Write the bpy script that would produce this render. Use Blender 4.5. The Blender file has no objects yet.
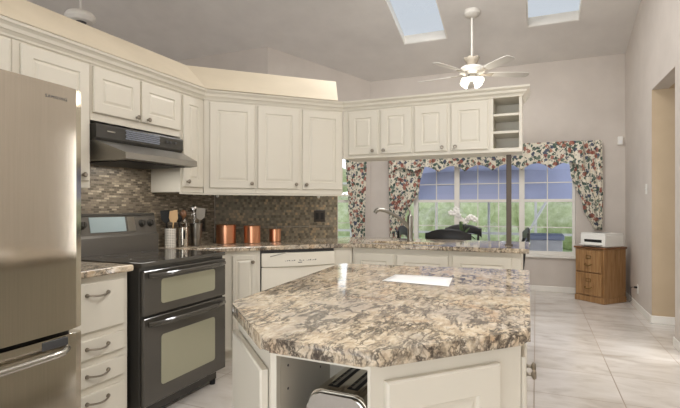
import bpy, bmesh, math, random
from mathutils import Vector, Matrix
random.seed(7)
C = bpy.context.scene.collection
S = bpy.context.scene
PI = math.pi
R = math.radians

# ------------------------------------------------------------------ camera
cam_d = bpy.data.cameras.new('camera')
cam_d.sensor_width = 36.0
cam_d.lens = 464.0/680.0*36.0
cam_d.shift_y = 3.0/680.0
cam_d.clip_start = 0.02
cam = bpy.data.objects.new('camera', cam_d)
C.objects.link(cam)
cam.location = (0, 0, 1.25)
cam.rotation_euler = (R(90), 0, R(22.87))
S.camera = cam

# ------------------------------------------------------------------ world, sun, area lights, exposure
w = bpy.data.worlds.new('sky'); S.world = w; w.use_nodes = True
nt = w.node_tree; nt.nodes.clear()
wo = nt.nodes.new('ShaderNodeOutputWorld'); bg = nt.nodes.new('ShaderNodeBackground')
tc = nt.nodes.new('ShaderNodeTexCoord'); sx = nt.nodes.new('ShaderNodeSeparateXYZ'); cr = nt.nodes.new('ShaderNodeValToRGB')
nt.links.new(tc.outputs['Generated'], sx.inputs[0]); nt.links.new(sx.outputs['Z'], cr.inputs[0])
cr.color_ramp.elements[0].position = 0.0; cr.color_ramp.elements[0].color = (0.95, 0.98, 1.0, 1)
cr.color_ramp.elements[1].position = 0.35; cr.color_ramp.elements[1].color = (0.203, 0.212, 0.227, 1)
nt.links.new(cr.outputs[0], bg.inputs[0]); bg.inputs[1].default_value = 3.0
nt.links.new(bg.outputs[0], wo.inputs[0])

def area(name, loc, rot, sx_, sy_, power, col):
    l = bpy.data.lights.new(name, 'AREA'); l.shape = 'RECTANGLE'; l.size = sx_; l.size_y = sy_
    l.energy = power; l.color = col
    o = bpy.data.objects.new(name, l); C.objects.link(o); o.location = loc; o.rotation_euler = rot
    return o
# added fill lights, unseen, behind the camera and in the left room
area('back_fill_light', (0.1, -2.35, 1.45), (R(90), 0, 0), 1.6, 2.3, 18, (1.0, 0.98, 0.96))
area('left_room_fill_light', (-5.6, -2.35, 1.6), (R(90), 0, 0), 3.0, 2.3, 26, (1.0, 0.98, 0.95))
# unseen fill light added over the kitchen, above the walkway right of the island
area('kitchen_fill_light', (0.55, 1.6, 3.6), (0, 0, 0), 1.0, 1.2, 60, (1.0, 0.98, 0.95))
# second added fill light, unseen over the dining side under the vault
area('dining_fill_light', (-0.9, 4.95, 3.96), (0, 0, 0), 1.4, 0.7, 62, (1.0, 0.99, 0.98))
# narrow added strip light for side fill and a streak on the refrigerator
area('side_fill_light', (1.20, 4.60, 1.18), (0, R(90), 0), 2.0, 0.10, 9.0, (1.0, 0.99, 0.97))

S.view_settings.view_transform = 'Standard'
S.view_settings.look = 'None'
S.view_settings.gamma = 1.0
S.view_settings.use_curve_mapping = False
S.view_settings.exposure = 0.12
S.cycles.max_bounces = 10
S.cycles.diffuse_bounces = 6
S.cycles.transparent_max_bounces = 12
S.cycles.caustics_reflective = False
S.cycles.caustics_refractive = False
S.cycles.sample_clamp_indirect = 6.0

# ------------------------------------------------------------------ materials
def lin(c):
    return tuple((x/255/12.92 if x/255 <= 0.04045 else ((x/255+0.055)/1.055)**2.4) for x in c)
def base_mat(name, col, rough=0.5, metal=0.0, spec=0.5, coat=0.0):
    m = bpy.data.materials.new(name); m.use_nodes = True
    b = m.node_tree.nodes['Principled BSDF']
    b.inputs['Base Color'].default_value = (*lin(col), 1)
    b.inputs['Roughness'].default_value = rough
    b.inputs['Metallic'].default_value = metal
    b.inputs['Specular IOR Level'].default_value = spec
    b.inputs['Coat Weight'].default_value = coat
    return m
class N:
    def __init__(s, m): s.t = m.node_tree; s.b = s.t.nodes['Principled BSDF']
    def n(s, kind, **kw):
        x = s.t.nodes.new('ShaderNode'+kind)
        for k, v in kw.items(): setattr(x, k, v)
        return x
    def l(s, a, b): s.t.links.new(a, b)
    def coords(s, scale=(1,1,1), rot=(0,0,0), loc=(0,0,0)):
        t = s.n('TexCoord'); mp = s.n('Mapping')
        mp.inputs['Scale'].default_value = scale; mp.inputs['Rotation'].default_value = rot; mp.inputs['Location'].default_value = loc
        s.l(t.outputs['Object'], mp.inputs[0]); return mp.outputs[0]
    def noise(s, vec, scale, detail=4, rough=0.55, dist=0.0):
        x = s.n('TexNoise'); s.l(vec, x.inputs['Vector'])
        x.inputs['Scale'].default_value = scale; x.inputs['Detail'].default_value = detail
        x.inputs['Roughness'].default_value = rough; x.inputs['Distortion'].default_value = dist
        return x.outputs['Fac']
    def ramp(s, fac, stops, interp='LINEAR'):
        x = s.n('ValToRGB'); s.l(fac, x.inputs[0]); e = x.color_ramp.elements; x.color_ramp.interpolation = interp
        while len(e) < len(stops): e.new(0.5)
        for i, (p, c) in enumerate(stops):
            e[i].position = p; e[i].color = (*(lin(c) if not isinstance(c, (int, float)) else (c, c, c)), 1)
        return x.outputs[0]
    def mix(s, fac, a, b, blend='MIX'):
        x = s.n('Mix', data_type='RGBA', blend_type=blend)
        for sock, v in ((x.inputs[0], fac), (x.inputs[6], a), (x.inputs[7], b)):
            if hasattr(v, 'is_linked'): s.l(v, sock)
            elif isinstance(v, (int, float)): sock.default_value = v
            else: sock.default_value = (*lin(v), 1)
        return x.outputs[2]
    def math(s, op, a, b=None):
        x = s.n('Math', operation=op)
        for sock, v in zip(x.inputs, (a, b)):
            if v is None: continue
            if hasattr(v, 'is_linked'): s.l(v, sock)
            else: sock.default_value = v
        return x.outputs[0]
    def color(s, out): s.l(out, s.b.inputs['Base Color'])
    def bump(s, h, strength=0.2, dist=0.002):
        x = s.n('Bump'); x.inputs['Strength'].default_value = strength; x.inputs['Distance'].default_value = dist
        s.l(h, x.inputs['Height']); s.l(x.outputs[0], s.b.inputs['Normal'])

def painted(name, col, rough=0.55, var=4, scale=3.0, bump=0.05):
    m = base_mat(name, col, rough); k = N(m); v = k.coords()
    a = tuple(min(255, c+var) for c in col); b = tuple(max(0, c-var) for c in col)
    k.color(k.ramp(k.noise(v, scale, 3), [(0.3, b), (0.7, a)]))
    k.bump(k.noise(v, 180, 2), bump, 0.001)
    return m
M = {}
M['wall'] = painted('wall_paint', (203, 195, 187), 0.7)
M['wall_tan'] = painted('passage_tan', (188, 168, 140), 0.7)  # passage surfaces, darker and browner than the other walls
M['soffit'] = painted('cream_soffit_paint', (222, 210, 187), 0.7)
M['ceiling'] = painted('ceiling_paint', (218, 214, 210), 0.8)
M['trim'] = painted('white_trim_paint', (232, 229, 222), 0.4)
M['cab'] = painted('ivory_cabinet_paint', (219, 214, 201), 0.38, 2, 2, 0.02)
M['cab_in'] = painted('cabinet_inside_paint', (214, 208, 194), 0.5, 2, 2, 0.02)
M['black_glass'] = base_mat('black_cooktop_glass', (66, 63, 58), 0.09, 0, 0.9)
M['black'] = base_mat('black_enamel', (62, 60, 56), 0.22)
M['black_matte'] = base_mat('black_matte', (18, 18, 18), 0.6)
M['dark_grey'] = base_mat('dark_grey_plastic', (70, 70, 72), 0.45)
M['pewter'] = base_mat('pewter_metal', (158, 150, 138), 0.3, 1.0)
M['chrome'] = base_mat('chrome_metal', (200, 198, 194), 0.15, 1.0)
M['nickel'] = base_mat('brushed_nickel', (150, 146, 138), 0.3, 1.0)
M['white_plastic'] = base_mat('white_plastic', (236, 235, 230), 0.35)
M['ivory_plastic'] = base_mat('ivory_appliance_enamel', (232, 227, 214), 0.25)
M['bronze'] = base_mat('dark_bronze_post', (84, 72, 60), 0.4, 0.2)
M['range_grey'] = base_mat('grey_range_panel', (104, 100, 94), 0.25, 0.4)
M['vent'] = base_mat('grey_blue_vent', (150, 156, 170), 0.4)
M['display'] = base_mat('range_display', (150, 165, 168), 0.12)
M['brass'] = base_mat('aged_brass', (130, 105, 62), 0.35, 1.0)
M['paper'] = base_mat('white_paper', (240, 240, 240), 0.35)
M['navy'] = base_mat('navy_canvas', (184, 190, 226), 0.8)
M['leaf'] = base_mat('orchid_leaf', (62, 84, 48), 0.4)
M['petal'] = base_mat('white_petal', (245, 243, 238), 0.6)
M['chair'] = base_mat('black_chair_wood', (26, 26, 28), 0.35)
M['wood_spoon'] = base_mat('pale_wood', (205, 172, 128), 0.6)
M['outlet_dark'] = base_mat('dark_brown_plate', (52, 46, 40), 0.4)

def brushed(name, col, rough, axis_scale):
    m = base_mat(name, col, rough, 1.0); k = N(m); v = k.coords(axis_scale)
    f = k.noise(v, 6, 3)
    k.color(k.ramp(f, [(0.35, tuple(int(c*0.985) for c in col)), (0.65, tuple(min(255, int(c*1.015)) for c in col))]))
    k.l(k.ramp(f, [(0.3, rough*0.95), (0.7, rough*1.05)]), k.b.inputs['Roughness'])
    k.b.inputs['Anisotropic'].default_value = 0.4
    return m
M['steel'] = brushed('brushed_stainless', (206, 199, 186), 0.12, (40, 40, 0.5))
M['steel_h'] = brushed('stainless_handle', (205, 202, 196), 0.22, (30, 30, 1))
M['dark_steel'] = brushed('black_stainless', (150, 146, 138), 0.36, (0.6, 30, 0.6))
M['dark_steel'].node_tree.nodes['Principled BSDF'].inputs['Metallic'].default_value = 0.7
M['copper'] = brushed('polished_copper', (226, 164, 128), 0.3, (30, 30, 1))
M['oven_glass'] = base_mat('coated_oven_glass', (168, 167, 146), 0.1, 0.35)

# floor tile
m = base_mat('floor_tile', (214, 205, 194), 0.2, 0, 0.5); k = N(m); M['floor'] = m
v = k.coords(loc=(-0.52+5.3, -3.95+5.4, 0))
br = k.n('TexBrick', offset=0.0, squash=1.0); k.l(v, br.inputs['Vector'])
br.inputs['Scale'].default_value = 1.0; br.inputs['Brick Width'].default_value = 0.53; br.inputs['Row Height'].default_value = 0.54
br.inputs['Mortar Size'].default_value = 0.004; br.inputs['Mortar Smooth'].default_value = 0.3; br.inputs['Bias'].default_value = 0
br.inputs['Color1'].default_value = (0, 0, 0, 1); br.inputs['Color2'].default_value = (1, 1, 1, 1)
v2 = k.coords((1, 2.2, 1), (0, 0, 0.35))
cl = k.ramp(k.noise(v2, 2.6, 6, 0.6, 0.6), [(0.28, (190, 182, 172)), (0.5, (214, 208, 201)), (0.75, (227, 223, 218))])
tl = k.mix(0.06, cl, br.outputs['Color'], 'OVERLAY')
k.color(k.mix(br.outputs['Fac'], tl, (160, 147, 133)))
k.l(k.ramp(br.outputs['Fac'], [(0, 0.2), (1, 0.7)]), k.b.inputs['Roughness'])
k.bump(k.math('SUBTRACT', 1.0, br.outputs['Fac']), 0.4, 0.002)

# granite
def granite(name, seedloc):
    m = base_mat(name, (190, 170, 145), 0.07, 0, 0.4); k = N(m)
    v = k.coords((1, 1, 1), (0, 0, 0), seedloc)
    vs = k.coords((2.5, 1.0, 1.7), (0, 0, R(14)), seedloc)
    warp = k.n('Mix', data_type='VECTOR'); warp.inputs[0].default_value = 0.07
    nz = k.n('TexNoise'); k.l(v, nz.inputs['Vector']); nz.inputs['Scale'].default_value = 9; nz.inputs['Detail'].default_value = 4
    k.l(vs, warp.inputs[4]); k.l(nz.outputs['Color'], warp.inputs[5]); vw = warp.outputs[1]
    basec = k.ramp(k.noise(vw, 20, 8, 0.7), [(0.30, (150, 133, 114)), (0.43, (194, 176, 150)), (0.55, (216, 201, 177)), (0.70, (230, 220, 202))])
    grey = k.ramp(k.noise(v, 4.5, 5, 0.6), [(0.48, 0.0), (0.64, 0.55)])
    c2 = k.mix(grey, basec, (158, 152, 146))
    tan = k.ramp(k.noise(v, 6.5, 4, 0.6, 0.5), [(0.56, 0.0), (0.68, 0.5)])
    c2 = k.mix(tan, c2, (186, 148, 108))
    def vein(sc, w0, w1, msc, m0, m1, amt):
        a = k.math('ABSOLUTE', k.math('SUBTRACT', k.noise(vw, sc, 6, 0.62, 0.3), 0.5))
        r_ = k.ramp(a, [(0.0, amt), (w0, amt*0.85), (w1, 0.0)])
        return k.math('MULTIPLY', r_, k.ramp(k.noise(v, msc, 4, 0.6), [(m0, 0.0), (m1, 1.0)]))
    c3 = k.mix(vein(7, 0.012, 0.05, 5, 0.44, 0.56, 0.9), c2, (52, 46, 43))
    c3 = k.mix(vein(17, 0.02, 0.06, 8, 0.42, 0.56, 0.8), c3, (66, 57, 51))
    sp = k.ramp(k.noise(vw, 30, 5, 0.72), [(0.61, 0.0), (0.68, 0.65)])
    k.color(k.mix(sp, c3, (60, 52, 48)))
    return m
M['granite'] = granite('granite', (0, 0, 0))

# mosaics
def mosaic(name, w_, h_, cols, axes, mortar, msize, rough=0.3):
    m = base_mat(name, cols[1], rough); k = N(m)
    t = k.n('TexCoord'); s_ = k.n('SeparateXYZ'); k.l(t.outputs['Object'], s_.inputs[0])
    cb = k.n('CombineXYZ')
    if axes == 'diag':
        k.l(k.math('MULTIPLY', k.math('ADD', s_.outputs[0], s_.outputs[1]), 0.7071), cb.inputs[0])
    else: k.l(s_.outputs[1], cb.inputs[0])
    k.l(s_.outputs[2], cb.inputs[1])
    b = k.n('TexBrick', offset=0.5); k.l(cb.outputs[0], b.inputs['Vector']); b.inputs['Scale'].default_value = 1
    b.inputs['Brick Width'].default_value = w_; b.inputs['Row Height'].default_value = h_
    b.inputs['Mortar Size'].default_value = msize; b.inputs['Mortar Smooth'].default_value = 0.1; b.inputs['Bias'].default_value = 0
    b.inputs['Color1'].default_value = (0, 0, 0, 1); b.inputs['Color2'].default_value = (1, 1, 1, 1)
    nz = k.noise(cb.outputs[0], 14, 4, 0.6)
    f = k.math('ADD', k.math('MULTIPLY', b.outputs['Color'], 0.7), k.math('MULTIPLY', nz, 0.3))
    c = k.ramp(f, [(0.12, cols[0]), (0.40, cols[1]), (0.65, cols[2]), (0.88, cols[3])])
    k.color(k.mix(b.outputs['Fac'], c, mortar))
    k.bump(k.math('SUBTRACT', 1.0, b.outputs['Fac']), 0.5, 0.002)
    return m
M['mosaic'] = mosaic('glass_stone_mosaic', 0.042, 0.0155, [(80, 72, 60), (116, 106, 91), (142, 131, 113), (188, 176, 154)], 'left', (124, 114, 100), 0.0018)
M['slate'] = mosaic('slate_mosaic', 0.026, 0.026, [(88, 82, 68), (120, 112, 95), (140, 131, 113), (178, 154, 120)], 'diag', (120, 113, 97), 0.0012, 0.4)

# floral curtain fabric
m = base_mat('floral_cotton', (226, 220, 204), 0.9); k = N(m); M['floral'] = m
v = k.coords()
wn = k.n('TexNoise'); k.l(v, wn.inputs['Vector']); wn.inputs['Scale'].default_value = 16; wn.inputs['Detail'].default_value = 3
wm = k.n('Mix', data_type='VECTOR'); wm.inputs[0].default_value = 0.05; k.l(v, wm.inputs[4]); k.l(wn.outputs['Color'], wm.inputs[5]); fv = wm.outputs[1]
def blob(scale, off):
    mp = k.n('Mapping'); mp.inputs['Location'].default_value = off; k.l(fv, mp.inputs[0])
    vo = k.n('TexVoronoi', feature='F1'); k.l(mp.outputs[0], vo.inputs['Vector']); vo.inputs['Scale'].default_value = scale
    return vo
c = (228, 222, 206)
b1 = blob(21, (3, 1, 7)); c = k.mix(k.ramp(b1.outputs['Distance'], [(0.50, 0.95), (0.58, 0.0)]), c, k.ramp(b1.outputs['Color'], [(0.30, (62, 88, 78)), (0.42, (98, 116, 104)), (0.52, (66, 76, 100)), (0.62, (222, 216, 202))], 'CONSTANT'))
b2 = blob(12, (0, 5, 2)); c = k.mix(k.ramp(b2.outputs['Distance'], [(0.32, 0.9), (0.42, 0.0)]), c, k.ramp(b2.outputs['Color'], [(0.25, (156, 92, 76)), (0.42, (224, 218, 204)), (0.55, (178, 120, 100)), (0.7, (150, 84, 70))], 'CONSTANT'))
b3 = blob(34, (9, 2, 4)); c = k.mix(k.ramp(b3.outputs['Distance'], [(0.26, 0.9), (0.38, 0.0)]), c, k.ramp(b3.outputs['Color'], [(0.30, (58, 72, 70)), (0.46, (228, 220, 206)), (0.62, (70, 84, 100))], 'CONSTANT'))
k.color(c)

# woods, plants
m = base_mat('oak_wood', (166, 118, 66), 0.4); k = N(m); M['oak'] = m
v = k.coords((14, 14, 1.2)); k.color(k.ramp(k.noise(v, 2.5, 5, 0.6, 0.6), [(0.25, (118, 86, 52)), (0.5, (154, 116, 74)), (0.75, (176, 140, 98))]))
m = base_mat('oak_top', (120, 78, 44), 0.35); k = N(m); M['oak_top'] = m
v = k.coords((3, 14, 3)); k.color(k.ramp(k.noise(v, 3, 5, 0.6, 0.4), [(0.3, (98, 62, 36)), (0.7, (140, 96, 58))]))
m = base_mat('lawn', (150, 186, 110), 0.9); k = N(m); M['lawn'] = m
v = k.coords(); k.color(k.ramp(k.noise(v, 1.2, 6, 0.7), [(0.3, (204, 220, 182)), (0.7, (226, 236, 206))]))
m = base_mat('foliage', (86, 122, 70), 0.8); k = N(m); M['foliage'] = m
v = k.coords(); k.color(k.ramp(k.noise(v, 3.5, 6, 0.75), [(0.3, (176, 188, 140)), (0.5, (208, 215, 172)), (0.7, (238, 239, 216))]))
m = base_mat('patio_concrete', (206, 204, 206), 0.6); k = N(m); M['patio'] = m
v = k.coords(); k.color(k.ramp(k.noise(v, 4, 5), [(0.3, (192, 190, 194)), (0.7, (216, 215, 218))]))

def glass_mat(name, tint, refl):
    m = bpy.data.materials.new(name); m.use_nodes = True; t = m.node_tree; t.nodes.clear()
    o = t.nodes.new('ShaderNodeOutputMaterial'); mx = t.nodes.new('ShaderNodeMixShader')
    tr = t.nodes.new('ShaderNodeBsdfTransparent'); gl = t.nodes.new('ShaderNodeBsdfGlossy'); lw0 = t.nodes.new('ShaderNodeLayerWeight'); lw = t.nodes.new('ShaderNodeMath'); lw.operation = 'POWER'; lw.inputs[1].default_value = refl; lw0.inputs[0].default_value = 0.5
    t.links.new(lw0.outputs['Facing'], lw.inputs[0]); tr.inputs[0].default_value = (*tint, 1); gl.inputs['Roughness'].default_value = 0.01
    t.links.new(lw.outputs[0], mx.inputs[0]); t.links.new(tr.outputs[0], mx.inputs[1]); t.links.new(gl.outputs[0], mx.inputs[2])
    t.links.new(mx.outputs[0], o.inputs[0]); return m
M['glass'] = glass_mat('window_glass', (0.95, 0.97, 0.98), 4.0)
def emit_mat(name, col, st):
    m = base_mat(name, (240, 240, 235), 0.3); b = m.node_tree.nodes['Principled BSDF']
    b.inputs['Emission Color'].default_value = (*lin(col), 1); b.inputs['Emission Strength'].default_value = st; return m
M['lamp'] = emit_mat('lit_lamp_glass', (255, 250, 238), 1.3)

# ------------------------------------------------------------------ mesh helpers
class G:
    """collects shapes and links them as one mesh object"""
    def __init__(s): s.bm = bmesh.new()
    def _mat(s, geom, T, mi):
        vs = [g for g in geom if isinstance(g, bmesh.types.BMVert)]
        if T is not None: bmesh.ops.transform(s.bm, matrix=T, verts=vs)
        return vs
    def box(s, x0, x1, y0, y1, z0, z1, bev=0.0, seg=1, T=None, mi=0):
        r = bmesh.ops.create_cube(s.bm, size=1.0); vs = r['verts']
        Mx = Matrix.Translation(((x0+x1)/2, (y0+y1)/2, (z0+z1)/2)) @ Matrix.Diagonal((abs(x1-x0), abs(y1-y0), abs(z1-z0), 1))
        bmesh.ops.transform(s.bm, matrix=Mx, verts=vs)
        fs = set(f for v in vs for f in v.link_faces)
        if bev > 0:
            es = list(set(e for v in vs for e in v.link_edges))
            rb = bmesh.ops.bevel(s.bm, geom=es, offset=bev, segments=seg, affect='EDGES', profile=0.5)
            fs = set(f for f in fs if f.is_valid) | set(rb['faces'])
        for f in fs: f.material_index = mi
        vs = set(v for f in fs for v in f.verts)
        if T is not None: bmesh.ops.transform(s.bm, matrix=T, verts=list(vs))
        return s
    def prism(s, pts, z0, z1, bev=0.0, seg=2, T=None, mi=0, hole=None):
        vb = [s.bm.verts.new((x, y, z0)) for x, y in pts]; vt = [s.bm.verts.new((x, y, z1)) for x, y in pts]
        n = len(pts); fs = []
        for i in range(n):
            j = (i+1) % n; fs.append(s.bm.faces.new((vb[i], vb[j], vt[j], vt[i])))
        top = s.bm.faces.new(vt); bot = s.bm.faces.new(vb[::-1]); fs += [top, bot]
        if bev > 0:
            es = list(set(list(top.edges)+list(bot.edges)))
            rb = bmesh.ops.bevel(s.bm, geom=es, offset=bev, segments=seg, affect='EDGES', profile=0.5)
            fs = [f for f in fs if f.is_valid] + rb['faces']
        for f in fs: f.material_index = mi
        if T is not None: bmesh.ops.transform(s.bm, matrix=T, verts=list(set(v for f in fs for v in f.verts)))
        bmesh.ops.recalc_face_normals(s.bm, faces=[f for f in fs if f.is_valid]); return s
    def lathe(s, prof, n=24, T=None, mi=0):
        rings = []
        for r, z in prof:
            if r < 1e-6: rings.append([s.bm.verts.new((0, 0, z))])
            else: rings.append([s.bm.verts.new((r*math.cos(2*PI*i/n), r*math.sin(2*PI*i/n), z)) for i in range(n)])
        fs = []
        for a, b in zip(rings, rings[1:]):
            for i in range(n):
                j = (i+1) % n
                if len(a) == 1 and len(b) == 1: continue
                if len(a) == 1: fs.append(s.bm.faces.new((a[0], b[j], b[i])))
                elif len(b) == 1: fs.append(s.bm.faces.new((a[i], a[j], b[0])))
                else: fs.append(s.bm.faces.new((a[i], a[j], b[j], b[i])))
        for f in fs: f.material_index = mi
        vs = [v for r_ in rings for v in r_]
        if T is not None: bmesh.ops.transform(s.bm, matrix=T, verts=vs)
        return s
    def tube(s, pts, r, n=10, mi=0, flat=1.0, cap=True):
        pts = [Vector(p) for p in pts]; rings = []
        rr = r if isinstance(r, (list, tuple)) else [r]*len(pts)
        ref = Vector((0, 0, 1))
        for i, p in enumerate(pts):
            d = (pts[min(i+1, len(pts)-1)] - pts[max(i-1, 0)]).normalized()
            if abs(d.dot(ref)) > 0.98: ref = Vector((1, 0, 0))
            u = d.cross(ref).normalized(); v = u.cross(d).normalized()
            ref = v
            rings.append([s.bm.verts.new(p + u*rr[i]*math.cos(2*PI*q/n) + v*rr[i]*flat*math.sin(2*PI*q/n)) for q in range(n)])
        fs = []
        for a, b in zip(rings, rings[1:]):
            for i in range(n):
                j = (i+1) % n; fs.append(s.bm.faces.new((a[i], a[j], b[j], b[i])))
        if cap: fs.append(s.bm.faces.new(rings[0][::-1])); fs.append(s.bm.faces.new(rings[-1]))
        for f in fs: f.material_index = mi
        return s
    def grid(s, fn, nu, nv, mi=0):
        vs = [[s.bm.verts.new(fn(i/nu, j/nv)) for j in range(nv+1)] for i in range(nu+1)]
        for i in range(nu):
            for j in range(nv):
                f = s.bm.faces.new((vs[i][j], vs[i+1][j], vs[i+1][j+1], vs[i][j+1])); f.material_index = mi
        return s
    def rings(s, rs, mi=0):
        """nested rectangles (x0,x1,z0,z1,y): a raised panel front; closed at first and last"""
        loops = [[s.bm.verts.new(p) for p in ((a, y, c_), (b, y, c_), (b, y, d), (a, y, d))] for a, b, c_, d, y in rs]
        for A, B in zip(loops, loops[1:]):
            for i in range(4):
                j = (i+1) % 4; s.bm.faces.new((A[i], A[j], B[j], B[i])).material_index = mi
        s.bm.faces.new(loops[-1]).material_index = mi; s.bm.faces.new(loops[0][::-1]).material_index = mi
        return s
    def out(s, name, mats, parent=None, smooth=True, angle=32, solid=0.0):
        bmesh.ops.recalc_face_normals(s.bm, faces=s.bm.faces[:])
        flat = set()
        if smooth and angle < 90:            # big planar faces keep their own normal beside a rounded rim
            s.bm.faces.ensure_lookup_table(); s.bm.faces.index_update()
            for f in s.bm.faces:
                if f.calc_area() > 0.004 and (len(f.verts) > 4 or all(len(e.link_faces) != 2 or e.calc_face_angle(0) > 0.21 for e in f.edges)): flat.add(f.index)
        me = bpy.data.meshes.new(name); s.bm.to_mesh(me); s.bm.free()
        for mm in (mats if isinstance(mats, (list, tuple)) else [mats]): me.materials.append(mm)
        if smooth:
            me.set_sharp_from_angle(angle=R(angle))
            for p in me.polygons: p.use_smooth = p.index not in flat
        o = bpy.data.objects.new(name, me); C.objects.link(o)
        if parent is not None: o.parent = parent
        if solid:
            sm = o.modifiers.new('thickness', 'SOLIDIFY'); sm.thickness = solid; sm.offset = 0
        return o
def rotx(p0, p1):
    """matrix that carries +Z on to p0->p1, origin p0"""
    d = Vector(p1)-Vector(p0); q = d.to_track_quat('Z', 'Y'); return Matrix.Translation(p0) @ q.to_matrix().to_4x4()
def tag(o, label, cat, group=None):
    o['label'] = label; o['category'] = cat
    if group: o['group'] = group
    return o
def thing(name, label, cat, loc=(0, 0, 0), rz=0.0, group=None):
    o = bpy.data.objects.new(name, None); C.objects.link(o); o.empty_display_size = 0.1
    o.location = loc; o.rotation_euler = (0, 0, rz)
    return tag(o, label, cat, group)
def struct(o, label=None, cat=None):
    o['kind'] = 'structure'
    if label: o['label'] = label
    if cat: o['category'] = cat
    return o

# ------------------------------------------------------------------ shell
XW = 1.15; YF = 7.5
LX = -2.77                        # kitchen face of the left partition
RIDGE_Y = 3.6; ZF = 3.39; K = 0.29
def ceil_z(y): return ZF + K*(YF-y) if y >= RIDGE_Y else ZF + K*(YF-RIDGE_Y) - 0.29*(RIDGE_Y-y)

g = G(); g.box(-8.1, 3.4, -2.5, YF, -0.12, 0.0)
struct(g.out('floor', M['floor'], smooth=False), 'pale beige square ceramic floor tiles', 'floor')

# ceiling with two skylight openings
SK = [(-1.79, -1.15), (-0.107, 0.52)]; SY = (5.5, 6.66)
g = G()
xs = [-8.1, SK[0][0], SK[0][1], SK[1][0], SK[1][1], XW+0.15]; ys = [-2.6, RIDGE_Y, SY[0], SY[1], YF+0.15]
for i in range(len(xs)-1):
    for j in range(len(ys)-1):
        if ys[j] == SY[0] and (xs[i], xs[i+1]) in SK: continue
        a, b, c_, d = xs[i], xs[i+1], ys[j], ys[j+1]
        bt = [(a, c_, ceil_z(c_)), (b, c_, ceil_z(c_)), (b, d, ceil_z(d)), (a, d, ceil_z(d))]
        vb = [g.bm.verts.new(p) for p in bt]; vt = [g.bm.verts.new((p[0], p[1], p[2]+0.12)) for p in bt]
        g.bm.faces.new(vb); g.bm.faces.new(vt[::-1])
        for q in range(4):
            r_ = (q+1) % 4; g.bm.faces.new((vb[q], vt[q], vt[r_], vb[r_]))
struct(g.out('ceiling', M['ceiling'], smooth=False), 'grey white sloping vaulted ceiling', 'ceiling')
for n_, (a, b) in enumerate(SK):
    g = G(); h = 0.125; t = 0.03
    def slab(x0, x1, y0, y1):
        lo = [(x0, y0), (x1, y0), (x1, y1), (x0, y1)]
        vb = [g.bm.verts.new((x, y, ceil_z(y)+0.004)) for x, y in lo]; vt = [g.bm.verts.new((x, y, ceil_z(y)+h)) for x, y in lo]
        g.bm.faces.new(vb[::-1]); g.bm.faces.new(vt)
        for q in range(4):
            r_ = (q+1) % 4; g.bm.faces.new((vb[q], vb[r_], vt[r_], vt[q]))
    e_ = 0.002; t = 0.015; slab(a+e_, a+t, SY[0]+e_, SY[1]-e_); slab(b-t, b-e_, SY[0]+e_, SY[1]-e_); slab(a+t, b-t, SY[0]+e_, SY[0]+t); slab(a+t, b-t, SY[1]-t, SY[1]-e_)
    o = struct(g.out('window_%d' % (n_+3), M['trim'], smooth=False), ['skylight above the peninsula cabinets, left of the fan', 'skylight near the right wall, right of the fan'][n_], 'skylight')
    p = G(); lo = [(a, SY[0]), (b, SY[0]), (b, SY[1]), (a, SY[1])]
    vb = [p.bm.verts.new((x, y, ceil_z(y)+h+0.002)) for x, y in lo]; vt = [p.bm.verts.new((x, y, ceil_z(y)+h+0.010)) for x, y in lo]
    p.bm.faces.new(vb[::-1]); p.bm.faces.new(vt)
    for q in range(4):
        r_ = (q+1) % 4; p.bm.faces.new((vb[q], vb[r_], vt[r_], vt[q]))
    p.out('glass_pane', M['glass'], o, smooth=False)

def wallbox(name, parts, mat, label):
    g = G()
    for p in parts: g.box(*p)
    return struct(g.out(name, mat, smooth=False), label, 'wall')
# far wall with its wide window
WX0, WX1, WZ0, WZ1 = -2.24, 0.53, 0.53, 2.14
FX0 = -2.60
wallbox('wall_far', [(FX0, WX0, YF, YF+0.15, 0, 4.0), (WX1, XW+0.15, YF, YF+0.15, 0, 3.55), (WX0, WX1, YF, YF+0.15, 0, WZ0), (WX0, WX1, YF, YF+0.15, WZ1, 3.55)], M['wall'], 'greige far wall of the dining area')
# right wall with the passage opening
OY0, OY1, OZ = 4.998, 5.904, 2.51
g = G()
for y0, y1, z0 in ((-2.5, 4.53, 0), (4.67, OY0, 0), (4.53, 4.67, 2.3), (OY0, OY1, OZ), (OY1, YF, 0)):
    z1 = [ceil_z(y0)+0.06, ceil_z(y1)+0.06]
    pts = [(y0, z0), (y1, z0), (y1, z1[1])] + ([(RIDGE_Y, ceil_z(RIDGE_Y)+0.06)] if y0 < RIDGE_Y < y1 else []) + [(y0, z1[0])]
    T = Matrix(((0, 0, 1, 0), (1, 0, 0, 0), (0, 1, 0, 0), (0, 0, 0, 1)))
    g.prism(pts, XW, XW+0.15, T=T)
g.box(XW, XW+0.15, 4.53, 4.67, 0, 0.10)  # sill of the slot added to hold the side strip light
struct(g.out('wall_right', M['wall'], smooth=False), 'pale right wall with a passage opening', 'wall')
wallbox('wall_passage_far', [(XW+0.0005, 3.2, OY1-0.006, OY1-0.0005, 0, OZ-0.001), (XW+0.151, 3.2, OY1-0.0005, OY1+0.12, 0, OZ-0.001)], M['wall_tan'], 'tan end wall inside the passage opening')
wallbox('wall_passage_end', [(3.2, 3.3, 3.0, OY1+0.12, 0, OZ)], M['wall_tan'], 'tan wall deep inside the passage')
g = G(); g.box(XW+0.15, 3.3, 3.0, OY1, OZ, OZ+0.1); struct(g.out('ceiling_passage', M['wall_tan'], smooth=False), 'low ceiling of the passage', 'ceiling')
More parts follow.
